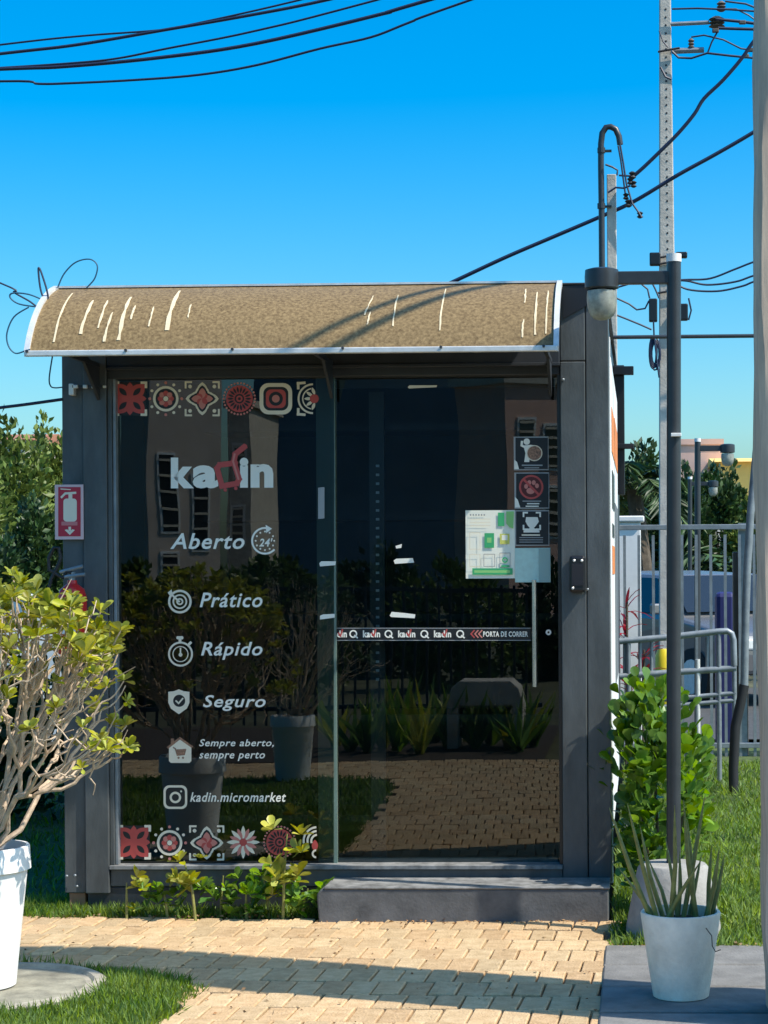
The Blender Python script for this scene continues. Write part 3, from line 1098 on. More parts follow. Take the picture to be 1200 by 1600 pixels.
band_piece('band_lettering')
a.ring(857, 988, 1.6, 4.4, VWHITE)
a.done('round_sticker', door)

# adhesive tape scraps on the glass
for pts in ([(499, 880), (502, 877), (525, 877), (524, 883), (500, 885)], [(615, 876), (619, 873), (645, 872), (647, 879), (617, 881)],
            [(618, 853), (628, 850), (627, 856), (619, 857)], [(500, 962), (505, 960), (523, 959), (523, 965), (500, 968)],
            [(609, 962), (612, 956), (634, 958), (649, 960), (648, 966), (611, 964)], [(637, 605), (640, 602), (683, 602), (682, 605), (639, 607)],
            [(497, 762), (507, 761), (507, 810), (497, 811)]):
    a = Art(DD - 0.034 if pts[0][0] < 530 else DD)
    a.poly(pts[::-1], VWHITE if pts[0][0] != 497 else VGREY)
    a.done('tape_scrap', door)

# pull handle
hx = P(835, 990, D + 0.05)
zt, zb = P(835, 906, D + .05).z, P(835, 1073, D + .05).z
mb = MB()
mb.tube([(hx.x, 0.045, zb), (hx.x, 0.045, zt)], 0.0105, 16)
hd = obj('door_handle', mb, STEEL, door, sm=True)
for z in (zt - .06, zb + .06):
    mb = MB()
    mb.tube([(hx.x, 0.045, z), (hx.x, YD, z)], 0.006, 10)
    obj('handle_mount', mb, STEEL, hd)

# signs on the door: separate plates ----------------------------------------
def plate(name, x0, y0, x1, y1, label, cat, base=VDARK, edge=VGREY, th=.003):
    c = P((x0 + x1) / 2, (y0 + y1) / 2, DD)
    t = thing(name, (c.x, YD - .004, c.z), label, cat)
    a, b = P(x0, y1, DD), P(x1, y0, DD)
    mb = MB()
    mb.box(a.x, b.x, YD - .001 - th, YD - .001, a.z, b.z)
    obj('backing', mb, edge, t)
    return t
def face_of(t, name='print'):
    return Art(DD - .004)
s1 = plate('door_sign', 803, 682, 857, 735, 'black square door sign with a white waving figure and brown disc', 'sign')
a = face_of(s1)
a.rect(805.5, 684, 856, 733, VDARK)
a.circ(823, 690, 5, VWHITE)
a.poly([(819, 696), (829, 695), (838, 696), (838, 700), (829, 702), (827, 722), (819, 722), (821, 708), (819, 701)], VWHITE)
a.line([(821, 699), (815, 696), (815.5, 690)], 3.6, VWHITE)
a.circ(835, 708, 12.5, VCREAM)
a.circ(835, 708, 11, VBROWN)
a.line([(816, 727), (847, 727)], 2, VGREY)
a.line([(820, 731), (842, 731)], 1.4, VGREY)
a.poly([(803.5, 718), (808, 722), (811, 733), (803.5, 733)], VWHITE)
a.done('print', s1)
s2 = plate('door_sign', 804, 738, 858, 795, 'black square door sign with a red barred paw symbol', 'sign')
a = face_of(s2)
a.rect(806.5, 740, 857, 793, VDARK)
a.ring(830, 761, 16, 19, VRED)
a.circ(830, 761, 16, mat('deep_red_print', (.10, .01, .01), .5))
a.circ(829, 767, 6.5, VPINK, 16, 5)
for (dx, dy) in ((-8, -1), (-3, -7), (4, -7), (9, -2)):
    a.circ(830 + dx, 761 + dy, 3.1, VPINK, 12, 3.8)
a.line([(818, 749), (842, 773)], 3.6, VRED)
a.line([(817, 783), (845, 783)], 1.6, VGREY)
a.line([(824, 787), (842, 787)], 1.8, VWHITE)
a.line([(822, 791), (841, 791)], 1.8, VWHITE)
a.poly([(804.5, 776), (809, 781), (813, 793), (804.5, 793)], VWHITE)
a.done('print', s2)
s3 = plate('door_sign', 805, 797, 858, 853, 'black square door sign with a white face scanning symbol', 'sign')
a = face_of(s3)
a.rect(806.5, 799, 857, 851, VDARK)
brackets(a, 831, 814, 13, VWHITE, 6, 2.6)
a.poly([(822, 808), (840, 808), (842, 815), (837, 822), (834, 825), (843, 829), (843, 832), (818, 832), (818, 829), (828, 825), (825, 822), (821, 815)], VWHITE)
a.line([(816, 836), (843, 836)], 2.4, VCREAM)
for y in (840, 843.5, 847):
    a.line([(812, y), (848, y)], 1.2, VGREY)
a.done('print', s3)
s4 = plate('door_sign', 805, 856, 860, 910, 'blank pale teal panel under the black door signs', 'sign', TEAL, TEAL)
a = face_of(s4)
a.rect(805, 857, 841, 909, TEAL)
a.rect(842, 857, 859.5, 909, TEAL2)
a.done('print', s4)
n1 = plate('paper_notice', 728, 797, 804.5, 904, 'white paper notice with green and yellow boxes on the sliding door', 'notice', PAPER, PAPER, .0012)
a = face_of(n1)
a.rect(778, 801, 788, 822, VGREEN)
a.poly([(791, 799), (803, 799), (802, 826), (796, 824), (791, 818)], VLIME)
a.text('CARTAZ'[:0] + '......', 734, 803, 758, 806, VGREY, 0, .02)
a.rect(757, 833, 772, 856, VGREEN)
a.rect(761, 840, 768, 848, VLIME)
a.rect(781, 834, 796, 850, VYEL)
a.rect(784, 836, 793, 844, PAPER)
for (x0, y0, x1, y1) in ((756, 866, 773, 885), (781, 864, 797, 886), (734, 832, 750, 858), (734, 866, 750, 885)):
    for (p0, p1) in (((x0, y0), (x1, y0)), ((x1, y0), (x1, y1)), ((x1, y1), (x0, y1)), ((x0, y1), (x0, y0))):
        a.line([p0, p1], 1, VGREY if x0 > 740 else VCREAM)
a.ring(789, 875, 2.5, 4.5, VGREEN)
a.rect(783, 883, 796, 886, VGREEN)
a.rect(738, 888, 801, 898, VGREEN)
a.rect(741, 891, 797, 895, VLIME)
for y in (811, 816, 821):
    a.line([(734, y), (766, y)], 1, VCREAM)
a.done('print', n1)

# inside: shelving upright with slots
sh = thing('shelving_unit', (X(585, 8.52), 0.3, 0.17), 'dark steel shelving behind the glass door with a slotted upright', 'shelving')
d_ = 8.52
a_, b_ = P(579, 1080, d_), P(600, 700, d_)
mb = MB()
mb.box(a_.x, b_.x, d_ - D, d_ - D + .03, 0.14, b_.z + .25)
upr = obj('upright', mb, mat('upright_grey', (.06, .07, .075), .5), sh)
for k in range(25):
    y = 728 + k * 13.9
    p = P(590, y, d_ - .001)
    mb = MB()
    mb.box(p.x - .0075, p.x + .0075, p.y - .002, p.y, p.z - .0055, p.z + .0055)
    obj('slot', mb, DOTW, upr)
for z in (0.35, 0.8, 1.25, 1.7, 2.1):
    mb = MB()
    mb.box(a_.x - .75, b_.x + .9, d_ - D + .031, d_ - D + .40, z, z + .03)
    obj('shelf', mb, INTW, sh)
for x in (a_.x - .75, b_.x + .87):
    mb = MB()
    mb.box(x, x + .03, d_ - D + .401, d_ - D + .43, 0.14, 2.3)
    obj('upright', mb, INTW, sh)
kbox('inner_partition', XL + 0.062, XR - .077, 1.15, 1.18, 0.14, ZT - .03, INTW)

# step ------------------------------------------------------------------------
sx0, sx1 = P(495, 1400, D - .25).x, P(953, 1400, D - .25).x
st_top = P(720, 1388, D - .25).z
stp = thing('concrete_step', ((sx0 + sx1) / 2, -0.12, 0), 'dark painted concrete doorstep with pale top edge', 'step')
mb = MB()
n = 8
prof = [(sx0 + 0.01, -0.03)]
prof += [(sx0 + .03 - .03 * math.cos(R(90 * i / n)), st_top - .005 - .03 + .03 * math.sin(R(90 * i / n))) for i in range(n + 1)]
prof += [(sx1 - .006, st_top - .005), (sx1 - .006, -0.03)]
k = len(prof)
mb.add([(x, -0.25, z) for x, z in prof] + [(x, 0.0, z) for x, z in prof],
       [tuple(range(k - 1, -1, -1)), tuple(range(k, 2 * k))] + [(i, (i + 1) % k, (i + 1) % k + k, i + k) for i in range(k)])
obj('riser', mb, STEPM, stp, bevel=.006)
mb = MB()
mb.box(sx0 + .03, sx1, -0.254, -0.006, st_top - .0049, st_top + .006)
obj('tread', mb, STEPT, stp, bevel=.005)

# access device on the right post
dv = thing('access_reader', (X(902), -0.02, Z(896, 902)), 'black face recognition reader on the right door post', 'reader')
p0, p1 = P(890, 926, D - .04), P(915, 868, D - .04)
mb = MB()
mb.box(p0.x, p1.x, -0.04, -0.001, p0.z, p1.z)
obj('housing', mb, BLACK, dv, bevel=.012)
mb = MB()
mb.box(p0.x + .010, p1.x - .010, -0.0425, -0.0395, p0.z + .030, p1.z - .034)
obj('screen', mb, SCREEN, dv)
for (px, py, s_) in ((897, 876, .006), (909, 876, .006), (895, 919, .006)):
    p = P(px, py, D - .042)
    mb = MB()
    mb.lathe([(s_, 0), (s_, .002), (s_ * .6, .004)], 10)
    o = obj('lens', mb, ALU, dv)
    o.matrix_parent_inverse = Matrix.Translation(-Vector(dv.location))
    o.location, o.rotation_euler = (p.x, -.0395, p.z), (R(90), 0, 0)

# extinguisher sign and extinguisher -----------------------------------------
FD = D - .012
c = P(108, 800, FD)
es = thing('extinguisher_sign', (c.x, c.y, c.z), 'red sign with white fire extinguisher pictogram and down arrow', 'sign')
p0, p1 = P(86, 843, FD), P(130, 757, FD)
mb = MB()
mb.box(p0.x, p1.x, FD - D, FD - D + .004, p0.z, p1.z)
obj('plate', mb, mat('sign_rim', (.74, .52, .52), .5), es)
a = Art(FD)
a.rect(91, 761, 126, 838, SIGNRED)
a.rrect(109.5, 797, 21, 36, 5, VCREAM)
a.poly([(101, 784), (106, 779), (113, 779), (119, 784), (119, 790), (101, 790)], VCREAM)
a.rect(107, 770, 113, 780, VCREAM)
a.line([(96, 777), (102, 771), (118, 770)], 3.4, VCREAM)
a.rect(96, 815, 121, 821, mat('sign_pink', (.65, .2, .2), .5))
a.rect(107, 823, 111, 830, VCREAM)
a.poly([(101, 828), (109, 836), (117, 828), (113, 827), (109, 831), (105, 827)], VCREAM)
a.line([(95, 764), (110, 765)], 1.6, VCREAM)
a.done('print', es)
ex = P(113, 960, D - .08)
fe = thing('fire_extinguisher', (ex.x, ex.y, ex.z - .2), 'red fire extinguisher hung on the left post behind the shrub', 'fire extinguisher')
mb = MB()
zt = P(113, 912, D - .08).z
zb = P(113, 1022, D - .08).z
mb.lathe([(.058, zb), (.062, zb + .01), (.062, zt - .06), (.052, zt - .025), (.022, zt), (.02, zt + .015)], 24, (ex.x, ex.y, 0))
obj('cylinder', mb, RED, fe, sm=True)
mb = MB()
mb.box(ex.x - .03, ex.x + .03, ex.y - .063, ex.y - .05, zb + .09, zb + .19)
obj('label_plate', mb, WHITE, fe)
mb = MB()
mb.tube([(ex.x, ex.y, zt + .01), (ex.x, ex.y, zt + .05)], .014, 10)
mb.tube([(ex.x - .05, ex.y - .01, zt + .05), (ex.x + .05, ex.y - .01, zt + .075)], .008, 8)
mb.tube([(ex.x - .03, ex.y - .01, zt + .03), (ex.x + .06, ex.y - .01, zt + .04)], .008, 8)
obj('valve', mb, GREYMET, fe)
mb = MB()
hp = [P(x, y, D - .09) for x, y in ((112, 895), (104, 893), (98, 903), (88, 897), (77, 890), (76, 872), (84, 856), (92, 856), (95, 872), (90, 885), (80, 905), (74, 930), (78, 975), (92, 1005))]
mb.tube(hp, .008, 8)
obj('hose', mb, RUBBER, fe, sm=True)
mb = MB()
mb.box(ex.x - .03, ex.x + .03, -0.03, 0.013, zt - .04, zt - .02)
obj('wall_bracket', mb, GREYMET, fe)

# ------------------------------------------------------------------ lamp posts
def lamp_post(loc, height, label, arm_dir=-1, scale=1.0, arm=0.245, cone=True, group='street lamps beside the shop'):
    t = thing('lamp_post', loc, label, 'street lamp', group)
    t['_local'] = 1
    s = scale
    if cone:
        mb = MB()
        mb.lathe([(.195 * s, -.02), (.19 * s, .04 * s), (.145 * s, .265 * s), (.132 * s, .28 * s), (.05 * s, .285 * s)], 40)
        obj('cone_base', mb, CONEM, t, sm=True)
    mb = MB()
    lean = 0.018 * s
    mb.tube([(0, 0, 0.0), (lean * .5, 0, height * .5), (lean, 0, height - .03)], .029 * s, 20)
    obj('pole', mb, POLE, t, sm=True)
    mb = MB()
    mb.tube([(lean, 0, height - .032), (lean, 0, height)], .031 * s, 18)
    obj('pole_cap', mb, WHITE, t, sm=True)
    za = height - .095 * s
    mb = MB()
    ax = arm_dir * arm * s
    mb.box(min(ax, lean), max(ax, lean) , -.018 * s, .018 * s, za - .026 * s, za + .026 * s)
    obj('arm', mb, POLE, t, bevel=.004)
    mb = MB()
    ax = arm_dir * (arm + .03) * s
    mb.lathe([(.045 * s, .035 * s), (.068 * s, .028 * s), (.070 * s, 0), (.069 * s, -.045 * s), (.055 * s, -.05 * s), (.055 * s, -.03 * s)][::-1], 28, (ax, 0, za + .005))
    obj('lamp_housing', mb, POLE, t, sm=True)
    mb = MB()
    pr = [(.058, -.052), (.060, -.075), (.059, -.10), (.056, -.125), (.047, -.150), (.030, -.165), (.010, -.170)]
    n = 40
    v, f = [], []
    for (r_, z) in pr:
        for k in range(n):
            q = 2 * math.pi * k / n
            rr = (r_ + (.0022 if k % 2 else 0)) * s
            v.append((ax + rr * math.cos(q), rr * math.sin(q), za + z * s))
    for i in range(len(pr) - 1):
        for k in range(n):
            j = (k + 1) % n
            f.append((i * n + k, (i + 1) * n + k, (i + 1) * n + j, i * n + j))
    f.append(tuple((len(pr) - 1) * n + k for k in range(n)))
    mb.add(v, f)
    obj('lamp_glass', mb, LAMPGL, t, sm=True)
    mb = MB()
    mb.tube([(ax, 0, za - .045 * s), (ax, 0, za - .12 * s)], .022 * s, 12)
    obj('bulb', mb, WHITE, t, sm=True)
    for k in range(2):
        mb = MB()
        mb.lathe([(.012, 0), (.012, .008)], 8)
    return t
lp = P(1052, 1390, 7.8)
lamp_post((lp.x, 7.8 - D, 0), P(1063, 397, 7.8).z, 'black lamp post with glass lantern on a concrete cone beside the shop')
mb = MB()
q = P(1056, 679, 7.765)
mb.box(q.x - .02, q.x + .022, q.y - .01, q.y + .02, q.z - .008, q.z + .006)
ol = [o for o in bpy.data.objects if o.name == 'lamp_post'][0]
cl = obj('pole_clip', mb, WHITE, ol, bevel=.002)
cl.matrix_parent_inverse = Matrix.Translation(-Vector(ol.location))
def far_lamp(px, py_top, d, label, s, arm):
    p = P(px, py_top, d)
    lamp_post((p.x, d - D, -0.05), p.z + .05, label, 1, s, arm, False)
far_lamp(1087, 685, 18.2, 'taller dark lamp post rising behind the metal fence', 1.0, 0.27)
far_lamp(1076, 745, 26, 'smaller distant lamp post behind the metal fence', 1.0, 0.30)

# ------------------------------------------------------------------ gate pillar at the right
pl = P(1193, 1300, 6.15)
mb = MB()
x0, y0, hgt = pl.x + .002, 6.15 - D, 4.4
secs = 26
v, f = [], []
ring_xy = []
for (u, vv) in [(0, 0.015), (0.0, .18), (0, .33), (.02, .35), (.25, .35), (.5, .35), (.68, .35), (.70, .33), (.70, .18), (.70, .02), (.68, 0), (.5, 0), (.25, 0), (.12, 0), (.015, 0)]:
    ring_xy.append((u, vv))
k = len(ring_xy)
for i in range(secs + 1):
    z = -0.05 + hgt * i / secs
    foot = .018 if i < 2 else 0
    for (u, vv) in ring_xy:
        jx = random.uniform(-.006, .006) + 0.008 * math.sin(z * 1.7 + 1)
        v.append((x0 + u + jx + foot * (u < .5), y0 + vv + random.uniform(-.005, .005), z))
for i in range(secs):
    for j in range(k):
        jn = (j + 1) % k
        f.append((i * k + jn, i * k + j, (i + 1) * k + j, (i + 1) * k + jn))
f.append(tuple(secs * k + j for j in reversed(range(k))))
mb.add(v, f)
o = obj('gate_pillar', mb, PILLAR, sm=True)
tag(o, 'weathered tan gate pier standing at the edge of the slab paving', 'pillar')

# ------------------------------------------------------------------ pots
def pot_mesh(rt_, rb_, h_, lip=.012, n=48, band=0.0):
    mb = MB()
    prof = [(rb_ * .9, 0.0), (rb_, .006)]
    if band:
        prof += [(rb_ + (rt_ - rb_) * .82, h_ * .82), (rt_ - .002, h_ * .83), (rt_ + .004, h_ * .835)]
    else:
        prof += [(rb_ + (rt_ - rb_) * .5, h_ * .5)]
    prof += [(rt_, h_ - .006), (rt_ - .003, h_), (rt_ - lip, h_), (rt_ - lip - .004, h_ - .05)]
    mb.lathe(prof, n)
    return mb
def cluster_mesh(n, ln, wd, mt, up_=0.8):
    ang = np.linspace(0, 2 * np.pi, n, endpoint=False) + rng.uniform(-.3, .3, n)
    el = rng.uniform(-.25, 1.35, n) * up_
    ax = np.stack([np.cos(ang) * np.cos(el), np.sin(ang) * np.cos(el), np.sin(el)], 1)
    return leaves_mesh('leaf_cluster', np.zeros((n, 3)) + ax * ln * .06, ax, rng.uniform(.65, 1.1, n) * ln, wd, 'obovate', mt,
                       roll=np.tile([0, 0, 1.0], (n, 1)) + rng.normal(size=(n, 3)) * .25)

def bare_shrub(name, loc, base_z, label, env_c, env_r, ntips=230, seed=3, leafmat=LEAFY, bark=BARK, group=None, size=.057):
    """stems fork towards tips spread over a rounded envelope; leaves only at the tips"""
    rs = random.Random(seed)
    g = np.random.default_rng(seed)
    t = thing(name, (loc[0], loc[1], base_z), label, 'shrub', group)
    tips = []
    for i in range(ntips):
        th = math.acos(1 - (0.55 if i % 10 < 5 else 1.38) * rs.random())
        ph = rs.uniform(0, 2 * math.pi)
        q = (rs.uniform(.86, 1.04) if rs.random() < .8 else rs.uniform(.5, .85)) * (1 + .07 * math.sin(3 * ph + seed) + .05 * math.sin(7 * ph))
        sq = 1.12 if th > .5 else 1.0
        tips.append((env_c[0] + env_r[0] * q * math.sin(th) * math.cos(ph) * sq, env_c[1] + env_r[1] * q * math.sin(th) * math.sin(ph) * sq,
                     env_c[2] + env_r[2] * q * math.cos(th)))
    T = np.array(tips)
    def kmeans(pts, k):
        c = pts[g.choice(len(pts), k, replace=False)]
        for _ in range(8):
            a = np.argmin(((pts[:, None] - c[None]) ** 2).sum(2), 1)
            for q in range(k):
                if (a == q).any():
                    c[q] = pts[a == q].mean(0)
        return a, c
    mb = MB()
    mids = []
    def limb(a, b, r0, r1, wob):
        a, b = Vector(a), Vector(b)
        n = 5
        ln = (b - a).length
        pts, rad = [], []
        wob *= .55
        j = [Vector((rs.gauss(0, wob), rs.gauss(0, wob), rs.gauss(0, wob * .6))) * ln for _ in range(n + 1)]
        for i in range(n + 1):
            q = i / n
            p = a.lerp(b, q) + (j[i] if 0 < i < n else Vector())
            p.z -= ln * .10 * math.sin(q * math.pi)
            pts.append(p)
            rad.append(r0 + (r1 - r0) * q)
        mb.tube(pts, rad, 6)
        mids.append(pts[3])
    base = np.array([loc[0], loc[1], base_z - .03])
    def rec(node, pts, lvl, r_):
        if len(pts) == 0:
            return
        if lvl == 3 or len(pts) <= 2:
            for p in pts:
                limb(node, p, r_ * .8, .0026, .06)
            return
        k = min(len(pts), {0: 16, 1: 4, 2: 3}[lvl])
        a, c = kmeans(pts, k)
        for q in range(k):
            sub = pts[a == q]
            if len(sub) == 0:
                continue
            f_ = {0: .42, 1: .45, 2: .45}[lvl]
            st_ = node + g.normal(size=3) * (.03 if lvl == 0 else 0) * np.array([1, 1, 0])
            nn = st_ + (sub.mean(0) - st_) * f_ + g.normal(size=3) * .02
            r2 = max(.0034, r_ * (.62 + .25 * rs.random()))
            limb(st_, nn, r_ if lvl else r_ * rs.uniform(.8, 1.1), r2, .06)
            rec(nn, sub, lvl + 1, r2)
    rec(base, T, 0, .0105)
    # dead twigs
    for i in range(ntips // 2):
        b = np.array(mids[rs.randrange(len(mids))])
        limb(b, b + g.normal(size=3) * .09 + np.array([0, 0, .05]), .004, .0016, .1)
    obj('branches', mb, bark, t, sm=True)
    meshes = [cluster_mesh(k, size, .56, leafmat) for k in (13, 11, 14, 10)]
    for p in T:
        if rs.random() < .05:
            continue
        o = place('leaf_cluster', rs.choice(meshes), t)
        o.location = p
        o.rotation_euler = (rs.uniform(-.5, .5), rs.uniform(-.5, .5), rs.uniform(0, 6.28))
        s_ = rs.uniform(.6, 1.1) * (1.1 if p[2] > env_c[2] + .45 * env_r[2] else .85)
        o.scale = (s_, s_, s_)
    return t

def planter(loc, rt_, rb_, h_, mt, label, band=.82, cat='plant pot', group=None):
    t = thing('planter', loc, label, cat, group)
    t['_local'] = 1
    obj('pot', pot_mesh(rt_, rb_, h_, band=band), mt, t, sm=True)
    mb = MB()
    mb.lathe([(rt_ - .02, h_ - .055), (rt_ - .02, h_ - .035), (rt_ * .5, h_ - .025), (.01, h_ - .022)], 32)
    obj('soil', mb, SOIL, t, sm=True)
    return t
PX, PY = -2.345, -1.55
planter((PX, PY, 0.011), .168, .118, .50, POTW, 'tall white tapered planter on the manhole cover holding the sunlit shrub')
bare_shrub('potted_shrub', (PX, PY), .49, 'sunlit shrub with bare beige branches and yellow-green leaf tufts', (PX, PY, .98), (.51, .48, .47), 298, 5)
planter((-2.43, -4.95, 0.0), .118 * 1.3, .118, .46, POTW, 'second white planter reflected in the shop glass')
bare_shrub('potted_shrub', (-2.43, -4.95), .45, 'dark-leaved shrub in the second planter reflected in the glass', (-2.43, -4.95, .95), (.5, .5, .5), 90, 9, LEAFD)

# right pot with upright stalks
pc = G(1065, 1571)
RP = planter((pc.x, pc.y + .09, 0.009), .138, .096, .295, POTG, 'pale grey pot with bare green stalks on the slab paving', band=0)
pp = Vector((pc.x, pc.y + .09, 0))
dpp = pp.y + D
zp = thing('stalk_plant', (pp.x, pp.y, .27), 'plant of stiff bare green stalks growing in the grey pot', 'plant')
rs = random.Random(4)
for (bx, tx, ty, r_, yy) in ((1022, 952, 1262, .0085, -.03), (1030, 980, 1255, .008, -.05), (1040, 1000, 1290, .008, .0), (1047, 1054, 1258, .0085, -.06), (1058, 1062, 1330, .008, .03),
                             (1066, 1102, 1240, .0085, .02), (1090, 1068, 1250, .0085, -.02), (1036, 1095, 1345, .008, -.07), (1084, 1074, 1280, .007, .05),
                             (1100, 1124, 1325, .009, -.02), (1107, 1112, 1320, .008, .02), (1115, 1132, 1335, .008, .04), (1048, 1012, 1340, .007, .06), (1060, 1040, 1310, .007, .06),
                             (1075, 1096, 1335, .007, .07), (1032, 966, 1355, .006, .04)):
    b = P(bx, 1448, dpp + yy * .8)
    tpt = P(tx, ty, dpp + yy * 1.6)
    b.z = .255
    b.x = pp.x + max(-.10, min(.10, (b.x - pp.x)))
    mb = MB()
    mid = (b + tpt) / 2 + Vector((rs.uniform(-.012, .012), rs.uniform(-.01, .01), 0))
    pts = [b, (b + mid) / 2, mid, (mid + tpt) / 2, tpt]
    mb.tube(pts, [r_, r_ * 1.08, r_ * .95, r_ * .72, r_ * .12], 9)
    obj('stalk', mb, STALK, zp, sm=True)
# dangling root
mb = MB()
mb.tube([P(1103, 1450, dpp - .14), P(1112, 1462, dpp - .15), P(1113, 1478, dpp - .145), P(1118, 1487, dpp - .14), P(1126, 1484, dpp - .13)], .0018, 5)
obj('dry_root', mb, BARKD, zp)

# glossy hedge shrub at the right wall ---------------------------------------
def leafy_bush(name, c, rad, n, size, label, mt, singles_n, trunk_n=7, cat='shrub', hollow=.5, clumps=46, group=None, wd=.8):
    t = thing(name, (c[0], c[1], 0), label, cat, group)
    p, ax = crown_points(c, rad, n, clumps, .30, hollow)
    ax[:, 2] += .45
    keep = p[:, 2] > .03
    p, ax = p[keep], ax[keep]
    order = np.argsort(p[:, 1])
    p, ax = p[order], ax[order]
    sz = rng.uniform(.65, 1.15, len(p)) * size
    if singles_n:
        base = [leaves_mesh('leaf', np.zeros((1, 3)), np.array([[0, 1.0, .05]]), np.array([1.0]), wd * (1 + .1 * k), 'obovate', mt, roll=np.array([[0, -.2 * k, 1.0]])) for k in range(3)]
        # fatter, curved leaf
        for i in range(min(singles_n, len(p))):
            o = place('leaf', base[i % 3], t)
            o.location = p[i]
            dv_ = Vector(ax[i]).normalized()
            o.rotation_euler = (dv_.to_track_quat('Y', 'Z').to_matrix() @ Matrix.Rotation(random.uniform(-.9, .9), 3, 'Y')).to_euler()
            o.scale = (sz[i],) * 3
        p, ax, sz = p[singles_n:], ax[singles_n:], sz[singles_n:]
    if len(p):
        o = place('foliage', leaves_mesh('foliage', p, ax, sz, wd, 'obovate', mt, roll=np.tile([0, -.3, 1.0], (len(p), 1)) + rng.normal(size=(len(p), 3)) * .5), t)
        tag(o, kind='stuff')
    mb = MB()
    for k in range(trunk_n):
        a = 2 * math.pi * k / trunk_n
        e = Vector((c[0] + math.cos(a) * rad[0] * .6, c[1] + math.sin(a) * rad[1] * .6, c[2] + rad[2] * random.uniform(.0, .6)))
        b = Vector((c[0] + math.cos(a) * .04, c[1] + math.sin(a) * .04, -.02))
        mb.tube([b, (b + e) / 2 + Vector((0, 0, .05)), e], [.010, .007, .003], 5)
    obj('stems', mb, BARKD, t)
    return t
hb = P(1033, 1230, 8.25)
leafy_bush('glossy_shrub', (hb.x, 8.25 - D, .50), (.20, .21, .46), 1250, .066, 'bright glossy green shrub growing by the right wall of the shop', LEAFG, 298, hollow=.45, clumps=60)
# small seedlings by the shop front
def seedling(px, py, d, h_, nclus, label, mt, size=.055, lean=0.0, spread=.07):
    b = P(px, py, d)
    b.z = 0
    t = thing('seedling', (b.x, b.y, 0), label, 'plant', 'small plants along the shop front')
    mb = MB()
    top = b + Vector((lean, 0, h_))
    mb.tube([b - Vector((0, 0, .02)), b + Vector((lean * .3, 0, h_ * .5)), top], [.007, .006, .003], 6)
    obj('stem', mb, STALK, t)
    ms = [cluster_mesh(7, size, .62, mt), cluster_mesh(6, size * .85, .6, mt)]
    for k in range(nclus):
        q = 1.0 if k == 0 else random.uniform(.2, 1.0)
        o = place('leaf_cluster', ms[k % 2], t)
        o.location = b + Vector((lean * q + random.uniform(-spread, spread), random.uniform(-.04, .03), h_ * q + random.uniform(-.02, .03)))
        o.rotation_euler = (random.uniform(-.5, .9), random.uniform(-.5, .5), random.uniform(0, 6))
        o.scale = (random.uniform(.55, 1.05),) * 3
    return t
seedling(198, 1418, 8.12, .15, 4, 'short yellow-green plant at the left end of the shop front', LEAFY, .075)
seedling(306, 1414, 8.08, .25, 8, 'taller yellow plant on a leaning pale stem before the glass', LEAFY, .085, -.05)
seedling(442, 1418, 8.10, .36, 11, 'tallest leafy plant beside the concrete step', LEAFY, .085, .02, .07)
for (px, h_, lb) in ((262, .14, 'low green plant between the yellow ones'), (345, .17, 'broad dark-leaved plant right of the leaning stem'), (385, .12, 'low dark-leaved plant under the burst tile decal'), (420, .15, 'dark green plant touching the tallest seedling'), (472, .12, 'small dark plant against the step end')):
    seedling(px, 1412, 8.16 + random.uniform(-.05, .05), h_, 9, lb, LEAFG, .075, random.uniform(-.03, .03), .09)

# ------------------------------------------------------------------ overhead cables
def cable(name, pts, r_, label, mt=CABLE, group=None, n=6, sub=6):
    """smooth curve through 3-D points"""
    P_ = [Vector(p) for p in pts]
    out = []
    for i in range(len(P_) - 1):
        p0, p1, p2, p3 = P_[max(i - 1, 0)], P_[i], P_[i + 1], P_[min(i + 2, len(P_) - 1)]
        for k in range(sub):
            t = k / sub
            out.append(0.5 * ((2 * p1) + (p2 - p0) * t + (2 * p0 - 5 * p1 + 4 * p2 - p3) * t * t + (3 * p1 - p0 - 3 * p2 + p3) * t ** 3))
    out.append(P_[-1])
    mb = MB()
    mb.tube(out, r_, n)
    o = obj(name, mb, mt, sm=True)
    return tag(o, label, 'cable', group)
def pxl(l, d):
    return [P(x, y, d + (i * 0.0)) for i, (x, y) in enumerate(l)]
DC = 15.0
gc = 'overhead cables above the shop'
cable('overhead_cable', pxl([(-900, 180), (-400, 120), (0, 70), (130, 56), (250, 47), (300, 38), (460, 2), (700, -60), (1400, -270)], DC), .008, 'topmost thin cable crossing the sky', group=gc)
cable('overhead_cable', pxl([(-900, 190), (-400, 130), (0, 84), (120, 70), (250, 48), (400, 22), (510, 0), (720, -50), (1400, -230)], DC), .013, 'thicker cable twisted with the topmost thin one', group=gc)
cable('overhead_cable', pxl([(-900, 160), (-400, 130), (0, 106), (120, 98), (185, 91), (260, 76), (400, 48), (600, -3), (1400, -220)], DC + .3), .009, 'thin cable running just above the heaviest cable', group=gc)
cable('overhead_cable', pxl([(-900, 150), (-400, 125), (0, 108), (100, 104), (250, 90), (400, 68), (600, 21), (670, 0), (1400, -210)], DC + .1), .015, 'heaviest black cable crossing the sky', CABLE, group=gc)
cable('overhead_cable', pxl([(-900, 150), (-400, 140), (0, 127), (60, 131), (110, 130), (210, 125), (310, 117), (400, 102), (500, 76), (580, 58), (640, 35), (735, 0), (1400, -230)], DC + .2), .010, 'lowest wavy cable crossing the sky', group=gc)
